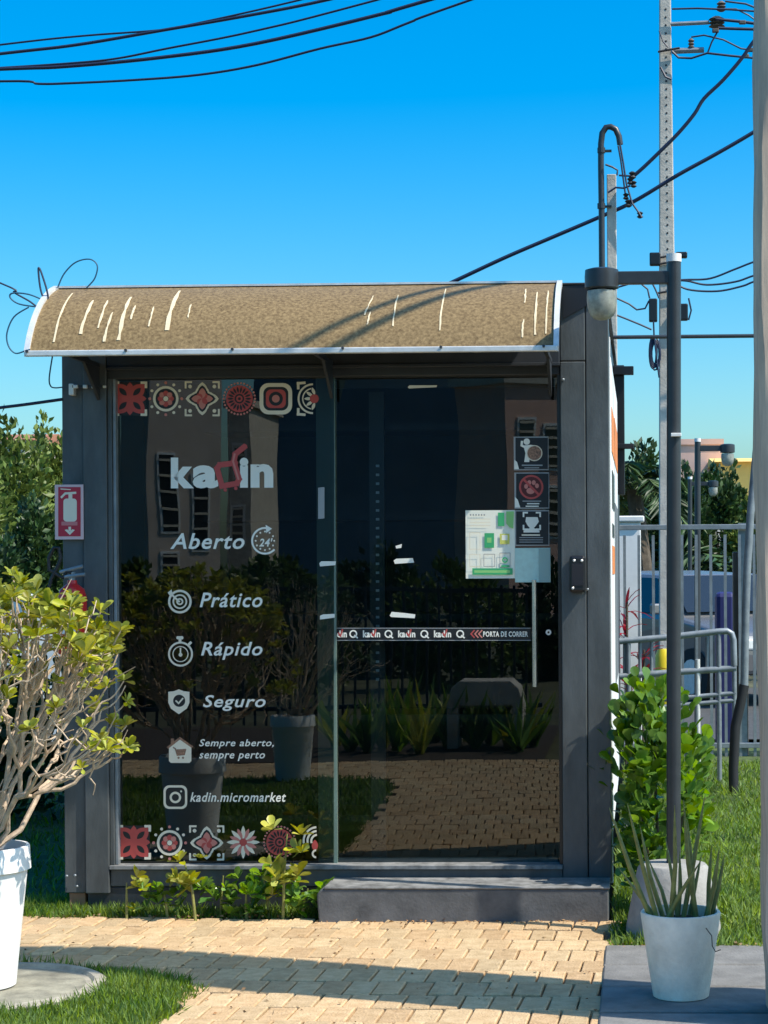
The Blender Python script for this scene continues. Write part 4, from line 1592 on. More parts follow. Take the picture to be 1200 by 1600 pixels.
# service drop cables on the right
cable('service_cable', pxl([(990, 275), (1005, 262), (1030, 238), (1060, 208), (1085, 178), (1100, 154), (1130, 125), (1160, 90), (1185, 55), (1300, -90)], 15.2), .016, 'thick service cable from the goose-neck post up to the right', sub=4)
cable('service_cable', pxl([(420, 580), (560, 510), (715, 437), (790, 402), (860, 372), (935, 340), (990, 315), (1060, 273), (1120, 240), (1185, 202), (1300, 130)], 15.6), .017, 'long slack cable passing behind the goose-neck post')
# cables strung across overhead that shade the canopy
A_ = Vector((-1.37, -.40, 2.44)) - travel * 3.6
B_ = Vector((-.77, -.03, 2.71)) - travel * 3.6
dv_ = (B_ - A_).normalized()
for k, (off, r_) in enumerate(((0, .02), (.14, .024))):
    o_ = Vector((off, -off * .2, 0))
    cable('overhead_cable', [A_ + o_ - dv_ * 5, A_ + o_ - dv_ * 2, A_ + o_, B_ + o_ + Vector((0, 0, .01)), B_ + o_ + dv_ * 2, B_ + o_ + dv_ * 6], r_,
          ('cable high over the canopy, first of the pair that shades it', 'thicker cable high over the canopy, second of the pair that shades it')[k], group=gc)
# loose loops at the left canopy end
lc = 8.12
cable('loose_cable', pxl([(-4200, -700), (-1500, -80), (-260, 342), (0, 442), (22, 457), (45, 470), (62, 480), (75, 466), (66, 430), (60, 419), (63, 450), (70, 472)], lc), .0042, 'dark drop cable looped at the left canopy corner', CABLE)
cable('loose_cable', pxl([(62, 480), (30, 475), (16, 465), (20, 458), (45, 460), (70, 470)], lc - .02), .0036, 'flat loop of thin cable at the left canopy edge', CABLEB)
cable('loose_cable', pxl([(90, 450), (100, 428), (118, 410), (140, 405), (152, 415), (148, 435), (135, 450)], 8.24), .0032, 'single thin cable loop standing on the canopy top', CABLEB)
cable('loose_cable', pxl([(45, 480), (22, 495), (11, 520), (13, 540), (24, 552), (40, 548), (47, 546)], 7.86), .0032, 'round loop of thin cable hanging off the canopy corner', CABLEB)
cable('loose_cable', pxl([(82, 556), (77, 590), (79, 603), (86, 606), (98, 605)], 8.28), .0032, 'short cable tail entering the left post', CABLEB)
cable('service_cable', pxl([(-4200, 500), (-1500, 680), (-300, 668), (-100, 650), (0, 637), (40, 632), (97, 624)], 8.30), .0075, 'black cable entering the left side of the shop', CABLE)
# right-hand thin wires
for k, (l, lb) in enumerate((([(1050, 438), (1074, 437), (1110, 435), (1150, 420), (1190, 405), (1300, 370)], 'upper thin wire of three beside the utility pole'),
                             ([(1050, 438), (1074, 439), (1105, 445), (1150, 440), (1190, 427), (1300, 400)], 'middle thin wire of three beside the utility pole'),
                             ([(1050, 438), (1074, 452), (1120, 455), (1160, 447), (1190, 437), (1300, 415)], 'lowest thin wire of three beside the utility pole'))):
    cable('thin_wire', pxl(l, 19.6), .011, lb, CABLE)

# tie bar from the shop to the right
q0, q1 = P(964, 527, 10.2), P(1186, 528, 10.2)
mb = MB()
q0.x = XR - .03
q1.z = q0.z
e = q1 + (q1 - q0) * .9
mb.tube([q0, q1, e], .0105, 10)
tb = thing('overhead_pipe', (q0.x, q0.y, 0), 'black overhead pipe running right from the shop roof', 'pipe')
obj('pipe', mb, POLE, tb, sm=True)
mb = MB()
mb.tube([(e.x, e.y, -.06), (e.x, e.y, e.z + .05)], .03, 14)
obj('support_post', mb, POLE, tb, sm=True)

# goose-neck post behind the shop ----------------------------------------------
gp = thing('service_post', (P(957, 800, 15).x, 15 - D, -.09), 'slim concrete service post with black goose-neck conduit behind the shop', 'post')
a0, a1 = P(948, 274, 15), P(966, 800, 15)
mb = MB()
mb.box(a0.x, a1.x, 15 - D - .045, 15 - D + .045, -.09, a0.z)
obj('post', mb, CONC, gp, bevel=.006)
mb = MB()
l = [(941, 800), (941, 500), (940, 330), (939, 260), (939, 225), (941, 208), (947, 199), (954, 198), (962, 202), (967, 213), (969, 226)]
pts = pxl(l, 14.93)
pts[0].z = -.09
mb.tube(pts, .024, 12)
cd = obj('conduit', mb, POLE, gp, sm=True)
for y in (235, 322):
    p = P(939.5, y, 14.93)
    mb = MB()
    mb.tube([p + Vector((0, 0, -.02)), p + Vector((0, 0, .02))], .031, 12)
    mb.box(p.x, p.x + .08, p.y, p.y + .05, p.z - .006, p.z + .006)
    obj('clamp', mb, POLE, cd)
for l in ([(966, 228), (970, 250), (974, 280), (977, 302)], [(969, 226), (974, 255), (979, 288), (988, 318), (998, 332), (1003, 340)], [(946, 257), (957, 261), (965, 266), (964, 274)],
          [(950, 301), (962, 293), (975, 294), (985, 290)], [(967, 274), (985, 275)]):
    mb = MB()
    mb.tube(pxl(l, 14.9), .008, 6)
    obj('lead_wire', mb, CABLE, gp, sm=True)
for (x, y, s_) in ((988, 274, .03), (985, 283, .028), (990, 288, .026), (978, 307, .025), (982, 318, .03), (1000, 336, .026)):
    p = P(x, y, 14.92)
    mb = MB()
    mb.lathe([(s_ * .4, -s_), (s_, -s_ * .6), (s_ * .5, 0), (s_, s_ * .6), (s_ * .4, s_)], 10, p)
    obj('insulator', mb, RUBBER, gp)

# utility pole ---------------------------------------------------------------
UD = 20.0
uz = 9.6
ub = thing('utility_pole', (P(1043, 900, UD).x, UD - D, -.09), 'tall pale concrete utility pole with pin holes behind the shop', 'utility pole')
mb = MB()
v = []
for (py, x0, x1) in ((None, 1029, 1063), (0, 1030, 1048), (-420, 1030.5, 1043)):
    z = -.09 if py is None else P(1040, py, UD).z
    yy = 900 if py is None else py
    dd = .09 if py is None else .07
    for (x, y) in ((x0, -dd), (x1, -dd), (x1, dd), (x0, dd)):
        v.append((P(x, 1000 if py is None else py, UD).x, UD - D + y, z))
f = [(0, 3, 2, 1), (8, 9, 10, 11)]
for i in (0, 4):
    for j in range(4):
        f.append((i + j, i + (j + 1) % 4, i + 4 + (j + 1) % 4, i + 4 + j))
mb.add(v, f)
up_o = obj('shaft', mb, CONC, ub, bevel=.012)
mb = MB()
for k in range(44):
    y = 14 + k * 12.5
    p = P(1040 + (y / 560) * 4.5, y, UD - .08)
    p.y = UD - D - (.09 - .02 * (p.z + .09) / (P(1040, 0, UD).z + .09)) - .003
    q = p + Vector((0, .02, 0))
    mb.tube([p, q], .011, 8)
tag(obj('pin_holes', mb, RUBBER, up_o), kind='stuff')
for (l, r_) in (([(1047, 38), (1108, 35)], .022), ([(1050, 80), (1100, 78)], .03)):
    mb = MB()
    mb.tube(pxl(l, UD - .05), r_, 8)
    obj('cross_arm', mb, GREYMET, ub)
for (x, y0, y1, s_) in ((1120, 26, 44, .085), (1127, 2, 18, .05), (1080, 60, 76, .035)):
    mb = MB()
    p0, p1 = P(x, y1, UD - .05), P(x, y0, UD - .05)
    hh = (p1.z - p0.z)
    mb.lathe([(s_ * .5, 0), (s_, hh * .15), (s_ * .55, hh * .3), (s_, hh * .45), (s_ * .55, hh * .6), (s_, hh * .75), (s_ * .4, hh)], 12, p0)
    obj('insulator', mb, BROWNM, ub, sm=True)
for (l, r_) in (([(1050, 14), (1090, 13), (1140, 15), (1185, 18), (1260, 22)], .010), ([(1118, 30), (1150, 33), (1190, 38)], .016), ([(1122, 44), (1150, 45), (1190, 46)], .016), ([(1133, 2), (1165, 6), (1190, 16)], .010), ([(1080, 58), (1100, 55), (1130, 62), (1158, 76), (1175, 78)], .009),
                ([(1122, 48), (1112, 66), (1106, 82)], .010), ([(1050, 80), (1060, 90), (1080, 91), (1105, 83), (1140, 87), (1190, 92)], .012), ([(1030, 48), (1036, 65), (1044, 74)], .008), ([(1032, 105), (1040, 120), (1049, 124)], .012),
                ([(1125, 14), (1150, 14), (1170, 24), (1185, 35)], .008)):
    mb = MB()
    mb.tube(pxl(l, UD - .12), r_, 6)
    obj('wire', mb, CABLE, ub, sm=True)
for (x, y) in ((1172, 78), (1165, 88), (1186, 46), (1160, 35), (1118, 48)):
    p = P(x, y, UD - .12)
    mb = MB()
    mb.box(p.x - .035, p.x + .035, p.y - .02, p.y + .02, p.z - .02, p.z + .02)
    obj('connector', mb, BROWNM, ub, bevel=.008)
# boxes, straps and coil low on the pole
for (x0, y0, x1, y1) in ((1015, 394, 1032, 414), (1056, 393, 1074, 402), (1014, 466, 1027, 502), (1056, 474, 1075, 500)):
    p0, p1 = P(x0, y1, UD - .15), P(x1, y0, UD - .15)
    mb = MB()
    mb.box(p0.x, p1.x, UD - D - .15, UD - D - .05, p0.z, p1.z)
    obj('junction_box', mb, BLACK, ub, bevel=.012)
for y in (400, 410, 455, 78):
    mb = MB()
    mb.tube(pxl([(1028, y + 3), (1044, y), (1062, y - 3)], UD - .11), .012, 6)
    obj('strap', mb, RUBBER, ub)
mb = MB()
for k in range(7):
    cx_, cy_, rx, ry = 1023 + random.uniform(-3, 2), 550 + random.uniform(-4, 4), random.uniform(4, 9), random.uniform(17, 26)
    mb.tube(pxl([(cx_ + rx * math.cos(R(a)), cy_ + ry * math.sin(R(a))) for a in range(0, 361, 24)], UD - .13), .010, 5)
obj('cable_coil', mb, CABLE, ub, sm=True)
for l in ([(955, 452), (985, 443), (1000, 442), (1012, 452), (1015, 466)], [(955, 462), (983, 475), (995, 484), (1008, 482), (1014, 470)], [(960, 491), (978, 498), (1000, 507), (1018, 515)], [(1021, 500), (1022, 525), (1026, 560), (1030, 590)],
          [(1076, 466), (1080, 485), (1076, 500)], [(1018, 440), (1024, 452), (1030, 466)]):
    mb = MB()
    mb.tube(pxl(l, UD - .14), .010, 6)
    obj('wire', mb, CABLE, ub, sm=True)

# ------------------------------------------------------------------ metal fence and railing
FDI = 15.0
fn = thing('metal_fence', (P(1080, 1000, FDI).x, FDI - D, 0), 'grey metal bar fence across the far end of the lawn', 'fence')
fx0, fx1 = P(966, 900, FDI).x, P(1186, 900, FDI).x + 1.6
ztop, zlow = P(1040, 824, FDI).z, P(1040, 1165, FDI).z
for z in (ztop, zlow):
    mb = MB()
    mb.box(fx0, fx1, FDI - D - .02, FDI - D + .02, z - .02, z + .02)
    obj('rail', mb, GREYMET, fn, bevel=.004)
x = fx0 + .05
bars = MB()
bars.box(-.011, .011, -.011, .011, 0, ztop - .02)
bme_ = bars.mesh('bar', GREYMET)
while x < fx1:
    o = place('bar', bme_, fn)
    o.location = (x, FDI - D, -.04)
    x += .112
for px in (1050, 1160):
    mb = MB()
    p = P(px, 900, FDI + .06)
    mb.box(p.x - .03, p.x + .03, p.y - .03, p.y + .03, -.09, ztop + .03)
    obj('post', mb, GREYMET, fn)
mb = MB()
p0, p1 = P(1147, 1190, FDI + .1), P(1168, 862, FDI + .1)
mb.box(p0.x, p1.x, p0.y, p0.y + .1, -.09, p1.z)
o = obj('meter_cabinet', mb, BROWNM, None, bevel=.01)
tag(o, 'narrow brown metal cabinet standing behind the fence', 'cabinet')

rl = thing('tube_railing', (P(1060, 1100, 13.2).x, 13.2 - D, 0), 'grey tubular ramp railing in front of the bar fence', 'railing')
for (l, r_) in (([(968, 1002), (1040, 996), (1120, 987), (1136, 986), (1143, 990), (1146, 1000), (1147, 1040)], .022), ([(968, 1057), (1060, 1050), (1150, 1044)], .022),
                ([(985, 1098), (1060, 1091), (1150, 1083)], .016), ([(985, 1110), (1060, 1102), (1150, 1094)], .016)):
    mb = MB()
    mb.tube(pxl(l, 13.2), r_, 12)
    obj('rail', mb, GREYMET, rl, sm=True)
for (x, y0) in ((1090, 1030), (1147, 1000), (982, 1005), (1123, 990)):
    mb = MB()
    p = P(x, y0, 13.2)
    mb.tube([(p.x, p.y, -.05), p], .017, 10)
    obj('post', mb, GREYMET if x != 1090 else ALU, rl, sm=True)
for (x, y) in ((976, 1022), (1000, 1022), (1018, 1022), (1062, 1018), (1105, 1012)):
    mb = MB()
    p0, p1 = P(x, 1052, 13.22), P(x, 995, 13.22)
    mb.tube([p0, p1], .012, 8)
    obj('baluster', mb, GREYMET, rl, sm=True)

cp = thing('leaning_conduit', (P(1162, 1150, 12.6).x, 12.6 - D, 0), 'grey-green conduit pipe leaning along the gate pillar', 'pipe')
mb = MB()
mb.tube(pxl([(1191, 560), (1189, 625), (1181, 715), (1173, 800), (1168, 880), (1165, 960), (1163, 1072)], 12.6), .026, 14)
obj('pipe', mb, GREYMET, cp, sm=True)
mb = MB()
l = pxl([(1163, 1070), (1157, 1100), (1149, 1135), (1146, 1200)], 12.6)
l.append(Vector((l[-1].x, l[-1].y, -.05)))
mb.tube(l, .033, 14)
obj('lower_sleeve', mb, RUBBER, cp, sm=True)

# cordyline with crimson leaves
def strap_plant(name, px, d, zb, n, ln, label, mt, stem_h, wd=.13, group=None):
    b = P(px, 1000, d)
    t = thing(name, (b.x, b.y, -.05), label, 'plant', group)
    mb = MB()
    mb.tube([(b.x, b.y, -.05), (b.x + .01, b.y, stem_h)], [.014, .009], 7)
    obj('stem', mb, BARKD, t)
    for k in range(n):
        a, e = random.uniform(0, 6.28), random.uniform(.2, 1.4)
        q = Vector((b.x, b.y, stem_h - random.random() * .25 * stem_h))
        dv_ = Vector((math.cos(a) * math.cos(e), math.sin(a) * math.cos(e), math.sin(e)))
        pts = [q + dv_ * (ln * s_) - Vector((0, 0, ln * .5 * s_ * s_)) * (1.2 - e / 2) for s_ in (0, .35, .7, 1)]
        sd = dv_.cross(Vector((0, 0, 1))).normalized() * ln * wd
        mb = MB()
        v = []
        for s_, p in zip((.3, 1, .8, .05), pts):
            v += [p - sd * s_ * .5, p + Vector((0, 0, -ln * .02)), p + sd * s_ * .5]
        mb.add(v, [(3 * i + j, 3 * i + j + 1, 3 * i + j + 4, 3 * i + j + 3) for i in range(3) for j in range(2)])
        obj('leaf', mb, mt, t, sm=True)
    return t
strap_plant('cordyline', 978, 14.2, 0, 16, .22, 'crimson-leaved plant close against the shop corner by the fence', LEAFR, 1.22)
strap_plant('cordyline', 1004, 14.4, 0, 16, .25, 'crimson-leaved plant behind the tube railing', LEAFR, .85)
strap_plant('cordyline', 984, 14.0, 0, 14, .24, 'shorter crimson-leaved plant low behind the tube railing', LEAFR, .72)

# white wall post, car, bins beyond the fence
mb = MB()
p0, p1 = P(980, 1100, 16.2), P(1001, 806, 16.2)
mb.box(p0.x - .25, p1.x, 16.2 - D, 16.2 - D + .35, -.09, p1.z - .05)
mb.box(p0.x - .28, p1.x + .03, 16.2 - D - .03, 16.2 - D + .38, p1.z - .05, p1.z)
o = obj('white_gatepost', mb, WHITE, None, bevel=.01)
tag(o, 'bright white rendered gatepost behind the fence', 'gatepost')

def car(px, d, rot, label, paint):
    b = P(px, 1000, d)
    t = thing('parked_car', (b.x, b.y, -.05), label, 'car')
    t['_local'] = 1
    t.rotation_euler = (0, 0, rot)
    # side profile (y along length, z up), extruded in x with tumblehome
    prof = [(-2.0, .35), (-2.05, .62), (-1.9, .80), (-1.0, .95), (-.35, 1.42), (.9, 1.46), (1.55, 1.02), (1.95, .98), (2.02, .60), (1.98, .32)]
    def wid(z):
        return .86 if z < .96 else .86 - (z - .96) * .42
    mb = MB()
    k = len(prof)
    mb.add([(-wid(z), y, z) for y, z in prof] + [(wid(z), y, z) for y, z in prof],
           [tuple(range(k)), tuple(range(2 * k - 1, k - 1, -1))] + [((i + 1) % k, i, i + k, (i + 1) % k + k) for i in range(k)])
    obj('body', mb, paint, t, bevel=.05)
    mb = MB()
    mb.add([(-.76, -1.0 + .03, .985), (.76, -1.0 + .03, .985), (.62, -.40, 1.385), (-.62, -.40, 1.385)], [(0, 1, 2, 3)])
    for i in range(4):
        x, y, z = mb.v[i]
        mb.v[i] = (x, y - .03, z + .02)
    obj('windscreen', mb, DARKGL, t)
    for s in (-1, 1):
        mb = MB()
        mb.add([(s * .872, -.80, .99), (s * .872, 1.30, 1.0), (s * .70, .85, 1.40), (s * .70, -.30, 1.38)], [(0, 1, 2, 3) if s > 0 else (3, 2, 1, 0)])
        obj('side_window', mb, DARKGL, t)
        mb = MB()
        mb.box(s * .62 - .16, s * .62 + .16, -2.055, -1.98, .62, .74)
        obj('headlight', mb, ALU, t, bevel=.02)
        for y in (-1.28, 1.28):
            mb = MB()
            mb.tube([(s * .70, y, .31), (s * .89, y, .31)], .31, 24)
            wl = obj('wheel', mb, TYRE, t)
            mb = MB()
            mb.tube([(s * .885, y, .31), (s * .90, y, .31)], .19, 16)
            obj('rim', mb, ALU, wl)
        mb = MB()
        mb.box(s * .95 - .09, s * .95 + .09, -.75, -.66, .98, 1.1)
        obj('mirror', mb, paint, t, bevel=.02)
    return t
car(1085, 22.5, R(32), 'grey car parked on the road behind the fence', CARP)
mb = MB()
p0, p1 = P(1030, 1100, 15.6), P(1046, 1010, 15.6)
mb.lathe([(.06, 0), (.075, .35), (.08, .37), (.08, p1.z), (.05, p1.z + .07)], 16, ((p0.x + p1.x) / 2, 15.6 - D, -.09))
o = obj('yellow_bin', mb, YPLAS, None, sm=True)
tag(o, 'small yellow plastic bin behind the tube railing', 'bin')
mb = MB()
p0, p1 = P(1118, 990, 15.7), P(1150, 925, 15.7)
mb.box(p0.x, p1.x, 15.7 - D, 15.7 - D + .2, -.09, p1.z)
o = obj('blue_container', mb, BLUET, None, bevel=.04)
tag(o, 'dark blue container standing behind the fence bars', 'container')

# ------------------------------------------------------------------ trees and houses
def tree(name, base, h_, rad, n, size, label, mt, clumps=70, cr=.22, group=None, trunk=.12, hollow=.5, kind='diamond', wd=.6, low=False):
    t = thing(name, base, label, 'tree', group)
    b = Vector(base)
    c = b + Vector((0, 0, h_ - rad[2]))
    p, ax = crown_points(c, rad, n, clumps, cr, hollow)
    ok = p[:, 2] > base[2] + .02
    p, ax = p[ok], ax[ok]
    place('crown', leaves_mesh('crown', p, ax, rng.uniform(.6, 1.25, len(p)) * size, wd, kind, mt), t)
    mb = MB()
    top = c + Vector((0, 0, rad[2] * .3))
    mb.tube([b - Vector((0, 0, .1)), b + (top - b) * .45 + Vector((rad[0] * .05, 0, 0)), top], [trunk, trunk * .75, trunk * .25], 8)
    for k in range(6):
        a = 2 * math.pi * k / 6 + .4
        s_ = b + (top - b) * (.35 + .08 * k)
        e_ = c + Vector((math.cos(a) * rad[0] * .7, math.sin(a) * rad[1] * .7, rad[2] * random.uniform(-.2, .5)))
        mb.tube([s_, (s_ + e_) / 2 + Vector((0, 0, rad[2] * .1)), e_], [trunk * .45, trunk * .3, trunk * .1], 6)
    obj('trunk', mb, BARKD, t)
    return t
gtl = 'trees beyond the left side of the shop'
def tr(px, ytop, d, w_px, label, mt, n=5200, depth=None, hmul=.62, size=None, group=gtl, **k):
    p = P(px, ytop, d)
    rx = w_px / 2 * d / F
    h_ = p.z + .09
    tree('broadleaf_tree', (p.x, d - D, -.09), h_, (rx, rx, max(h_ * hmul, .6)), int(n * 1.7), size or d * .0043, label, mt, group=group, **k)
tr(20, 690, 34, 150, 'olive-green tree on the far left with sunlit clumps', LEAFM, 7000, clumps=90)
tr(85, 672, 38, 120, 'tallest tree showing beside the left post', LEAFM, 6500, clumps=80)
tr(-70, 700, 30, 170, 'broad tree left of the olive-green one', LEAFM, 5000)
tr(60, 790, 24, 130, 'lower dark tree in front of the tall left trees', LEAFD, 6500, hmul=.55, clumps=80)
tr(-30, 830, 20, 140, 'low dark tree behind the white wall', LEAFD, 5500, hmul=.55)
for k_, (px_, yt_, d_q, w_q, lb_) in enumerate(((-260, 720, 36, 260, 'spreading tree far to the left beyond the white wall'), (-520, 690, 40, 320, 'tall spreading tree well left of the white wall'),
                                               (-820, 720, 38, 340, 'wide tree at the far left of the garden'), (-1180, 700, 44, 420, 'outermost tree on the left of the garden'))):
    tr(px_, yt_, d_q, w_q, lb_, LEAFM if k_ % 2 else LEAFD, 3600)
# left white wall and shaded hedge in front
mb = MB()
p0, p1 = P(-120, 1100, 16.6), P(133, 935, 16.6)
mb.box(p0.x - 2.5, p1.x + .1, 16.6 - D, 16.6 - D + .15, -.09, p1.z)
mb.box(p0.x - 2.52, p1.x + .12, 16.6 - D - .03, 16.6 - D + .18, p1.z, p1.z + .04)
o = obj('white_garden_wall', mb, WHITE, None, bevel=.008)
tag(o, 'white garden wall behind the sunlit shrub', 'wall')
hh = P(50, 1040, 11.2)
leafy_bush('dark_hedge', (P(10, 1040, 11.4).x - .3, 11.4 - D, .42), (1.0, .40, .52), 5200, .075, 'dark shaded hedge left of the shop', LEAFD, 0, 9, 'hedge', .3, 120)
# right-side background
gtr = 'trees beyond the fence on the right'
tr(1000, 735, 44, 110, 'dark tree between the shop and the utility pole', LEAFD, 6500, group=gtr, clumps=80)
tr(1120, 735, 40, 130, 'dark tree under the pink and yellow houses', LEAFD, 6500, group=gtr, hmul=.58, clumps=80)
tr(1070, 770, 36, 90, 'low dark tree behind the smaller distant lamp', LEAFD, 5000, group=gtr)
tr(1190, 770, 36, 110, 'dark tree behind the leaning conduit', LEAFM, 5000, group=gtr)
def palm(px, ytop, d, label):
    p = P(px, ytop, d)
    t = thing('palm_tree', (p.x, d - D, -.09), label, 'tree', gtr)
    zc = p.z - .9
    mb = MB()
    mb.tube([(p.x, p.y, -.09), (p.x + .15, p.y, zc * .5), (p.x, p.y, zc)], [.2, .16, .13], 8)
    obj('trunk', mb, BARKD, t)
    for k in range(16):
        a, e = 2 * math.pi * k / 16 + random.uniform(-.2, .2), random.uniform(.1, 1.25)
        dv_ = Vector((math.cos(a) * math.cos(e), math.sin(a) * math.cos(e), math.sin(e)))
        ln = random.uniform(1.3, 1.7)
        mid = [Vector((p.x, p.y, zc)) + dv_ * ln * s_ - Vector((0, 0, .75 * ln * s_ * s_)) for s_ in np.linspace(0, 1, 22)]
        pos, ax = [], []
        for i in range(2, 21):
            tg = (mid[i + 1] - mid[i - 1]).normalized()
            sd = tg.cross(Vector((0, 0, 1))).normalized()
            for s_ in (-1, 1):
                pos.append(mid[i])
                ax.append(sd * s_ + tg * .7 - Vector((0, 0, .45)))
        me = leaves_mesh('frond', np.array(pos), np.array(ax), np.full(len(pos), .42), .16, 'diamond', LEAFD)
        place('frond', me, t)
    return t
palm(990, 680, 33, 'palm tree rising right of the shop wall')
palm(1150, 800, 27, 'low palm tree between the fence and the houses')

def house(px0, px1, ytop, d, label, wall, roof=True, depth=6, wins=()):
    a_, b_ = P(px0, ytop, d), P(px1, ytop, d)
    t = thing('house', ((a_.x + b_.x) / 2, d - D, -.09), label, 'house')
    y0 = d - D
    mb = MB()
    mb.box(a_.x, b_.x, y0, y0 + depth, -.09, a_.z)
    obj('wall', mb, wall, t)
    if roof:
        mb = MB()
        zr = a_.z + (b_.x - a_.x) * .16
        xm = (a_.x + b_.x) / 2
        o_ = .25
        mb.add([(a_.x - o_, y0 - o_, a_.z), (b_.x + o_, y0 - o_, a_.z), (b_.x + o_, y0 + depth + o_, a_.z), (a_.x - o_, y0 + depth + o_, a_.z),
                (a_.x - o_, y0 + depth / 2, zr), (b_.x + o_, y0 + depth / 2, zr)], [(0, 1, 5, 4), (2, 3, 4, 5), (3, 0, 4), (1, 2, 5), (3, 2, 1, 0)])
        obj('roof', mb, TILE if roof is True else roof, t)
    else:
        mb = MB()
        mb.box(a_.x - .06, b_.x + .06, y0 - .06, y0 + depth + .06, a_.z, a_.z + .18)
        obj('parapet', mb, wall, t)
    for (fx, fz, w_, h_) in wins:
        x = a_.x + (b_.x - a_.x) * fx
        z = a_.z * fz
        mb = MB()
        mb.box(x - w_ / 2, x + w_ / 2, y0 - .03, y0 + .02, z - h_ / 2, z + h_ / 2)
        f_ = obj('window', mb, WHITE, t)
        mb = MB()
        mb.box(x - w_ / 2 + .06, x + w_ / 2 - .06, y0 - .045, y0 - .031, z - h_ / 2 + .06, z + h_ / 2 - .06)
        obj('pane', mb, DARKGL, f_)
    return t
house(1060, 1128, 695, 62, 'pink house far behind the lamp posts', PINKW, False, wins=((.5, .7, .5, .7),))
house(1126, 1215, 722, 58, 'yellow house with gabled end far right', YELW, mat('yellow_roof', (.80, .54, .16), .9), wins=((.3, .66, .5, .6), (.7, .66, .5, .6)))
house(1098, 1140, 758, 52, 'low cream house in front of the pink one', CREAMW, False, wins=((.4, .85, .4, .5), (.75, .85, .3, .4)))
house(-70, 40, 688, 66, 'pale house with tiled roof above the left trees', CREAMW, True, wins=((.3, .85, .8, .9), (.75, .85, .8, .9)))

# ------------------------------------------------------------------ behind the camera: what the glass reflects
def V(px, py, d):
    """photo pixel of a reflection at optical distance d -> the real point mirrored in the facade"""
    p = P(px, py, d)
    return Vector((p.x, -(p.y) + 2 * YG, p.z))
def block(px0, px1, ytop, d, label, wall, wins, depth=9, turn=0):
    a_, b_ = V(px0, ytop, d), V(px1, ytop, d)
    t = thing('apartment_block', ((a_.x + b_.x) / 2, a_.y, -.09), label, 'building', 'apartment blocks behind the path')
    mb = MB()
    mb.box(a_.x, b_.x, a_.y - depth, a_.y, -.09, a_.z)
    obj('wall', mb, wall, t)
    mb = MB()
    mb.box(a_.x - .15, b_.x + .15, a_.y - depth - .15, a_.y + .15, a_.z, a_.z + .25)
    obj('roof_slab', mb, CONC, t)
    for (px, py, w_, h_) in wins:
        c = V(px, py, d)
        mb = MB()
        mb.box(c.x - w_ / 2, c.x + w_ / 2, a_.y - .02, a_.y + .04, c.z - h_ / 2, c.z + h_ / 2)
        f_ = obj('window', mb, WHITE, t)
        mb = MB()
        mb.box(c.x - w_ / 2 + .08, c.x + w_ / 2 - .08, a_.y + .041, a_.y + .05, c.z - h_ / 2 + .08, c.z + h_ / 2 - .08)
        obj('pane', mb, DARKGL, f_)
        for k in range(5):
            mb = MB()
            z = c.z - h_ / 2 + h_ * (k + .5) / 5
            mb.box(c.x - w_ / 2 + .06, c.x + w_ / 2 - .06, a_.y + .051, a_.y + .08, z - .04, z + .04)
            obj('louvre', mb, CREAMW, f_)
    t.rotation_euler = (0, 0, turn)
    return t
BW = mat('pinkish_render', (0.60, 0.50, 0.43), 0.9, noise=0.12, nscale=1.2)
block(225, 352, 560, 62, 'narrow pinkish apartment block with louvred windows', BW, ((262, 770, .7, 2.6), (318, 800, .7, 2.6), (262, 900, .7, 1.6)), 2.0, R(-42))
block(356, 392, 640, 66, 'lower grey wing beside the pinkish apartment block', CONC, ((374, 720, .5, 1.2), (374, 820, .5, 1.4)), 5)
block(396, 768, 330, 78, 'tall slate blue block added to darken the reflection in the glass', mat('added_block_blue', (.17, .22, .27), .6, noise=.15, nscale=.5), (), 10)  # added block, keeps the bright horizon out of the glass reflection
block(772, 950, 600, 58, 'pink apartment block opposite the shop door', PINKW, ((812, 690, .7, 1.5), (812, 800, .7, 1.5), (866, 700, .8, 1.5), (866, 800, .8, 1.5)), 2.5, R(-42))
gbk = 'trees opposite the shop'
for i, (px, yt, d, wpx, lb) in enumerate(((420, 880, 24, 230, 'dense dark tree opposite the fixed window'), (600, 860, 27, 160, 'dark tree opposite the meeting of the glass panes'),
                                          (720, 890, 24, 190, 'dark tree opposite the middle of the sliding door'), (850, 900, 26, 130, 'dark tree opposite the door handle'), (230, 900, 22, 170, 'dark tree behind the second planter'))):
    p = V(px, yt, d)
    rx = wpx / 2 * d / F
    tree('broadleaf_tree', (p.x, p.y, -.09), p.z + .09, (rx, rx * .7, (p.z + .09) * .55), 4200, .12, lb, LEAFD if i % 2 else LEAFM, group=gbk)
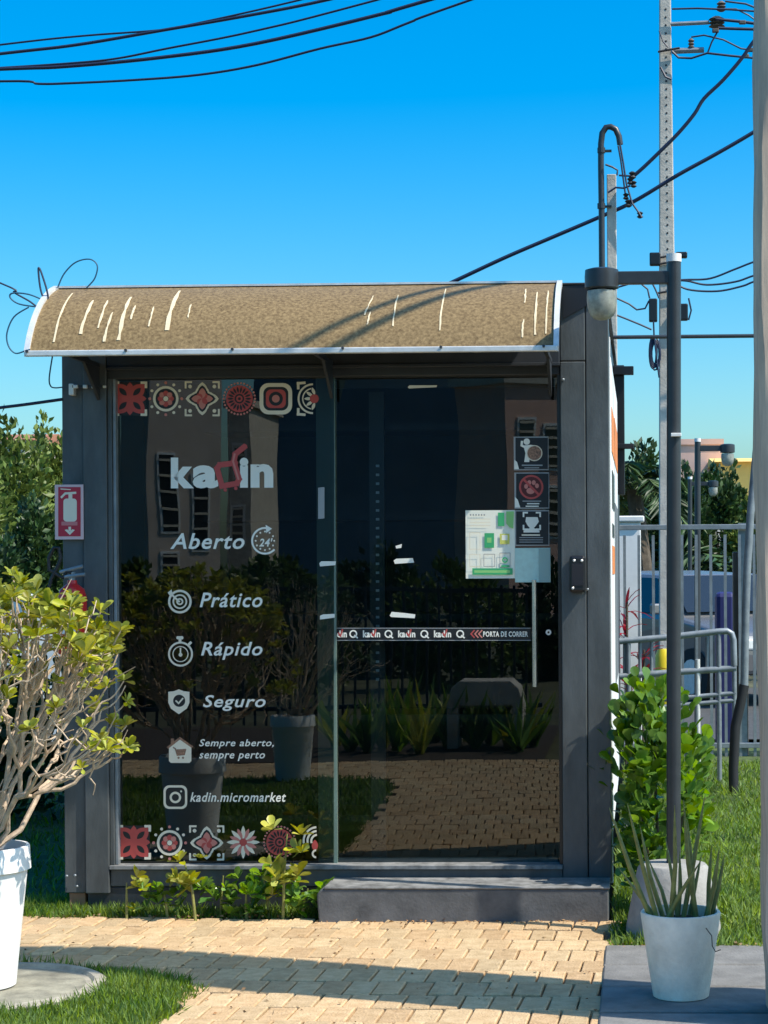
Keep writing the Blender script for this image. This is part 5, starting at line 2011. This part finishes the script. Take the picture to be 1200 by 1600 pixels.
# garden bed with low plants at the far side of the brick path
flat('garden_bed', [(-7, -9.5), (-0.75, -9.5), (-0.75, -6.26), (-7, -6.26)], -0.012, SOIL)
rs = random.Random(11)
for i in range(16):
    px, d = 525 + i * 22 + rs.uniform(-6, 6), 15.1 + rs.uniform(0, 1.2)
    p = V(px, 1150, d)
    if p.x > -.85:
        continue
    t = thing('strap_leaf_plant', (p.x, p.y, 0), 'strap-leaved plant in the garden bed opposite the shop', 'plant', 'strap-leaved plants in the garden bed')
    mb = MB()
    pos, ax = [], []
    n = 16
    for k in range(n):
        a, e = rs.uniform(0, 6.28), rs.uniform(.6, 1.4)
        ax.append((math.cos(a) * math.cos(e), math.sin(a) * math.cos(e), math.sin(e)))
        pos.append((p.x, p.y, 0))
    place('leaves', leaves_mesh('leaves', np.array(pos), np.array(ax), rng.uniform(.3, .62, n), .13, 'blade', LEAFG if i % 3 else LEAFY), t)
fb = thing('rear_fence', (-3.5, -10.2, 0), 'dark metal bar fence behind the garden bed', 'fence')
mb = MB()
mb.box(-.012, .012, -.012, .012, -.05, 1.3)
bb = mb.mesh('bar', POLE)
x = -7.0
while x < -1.0:
    o = place('bar', bb, fb)
    o.location = (x, -10.2, 0)
    x += .12
for z in (.12, 1.25):
    mb = MB()
    mb.box(-7.05, -.95, -10.225, -10.175, z - .02, z + .02)
    obj('rail', mb, POLE, fb)
# arched concrete seat reflected in the door
c = V(760, 1100, 15.6)
mb = MB()
pr = [(-.31, 0), (-.31, .38), (-.27, .50), (-.20, .56), (.20, .56), (.27, .50), (.31, .38), (.31, 0), (.22, 0), (.22, .36), (-.22, .36), (-.22, 0)]
k = len(pr)
mb.add([(c.x + x, c.y - .2, z) for x, z in pr] + [(c.x + x, c.y + .2, z) for x, z in pr],
       [tuple(range(k)), tuple(range(2 * k - 1, k - 1, -1))] + [(i, i + k, (i + 1) % k + k, (i + 1) % k) for i in range(k)])
o = obj('garden_seat', mb, CONC, None, bevel=.01)
tag(o, 'arched grey concrete seat in the garden bed opposite the door', 'seat')

for o in bpy.data.objects:
    if '_local' in o:
        del o['_local']
bpy.context.view_layer.update()
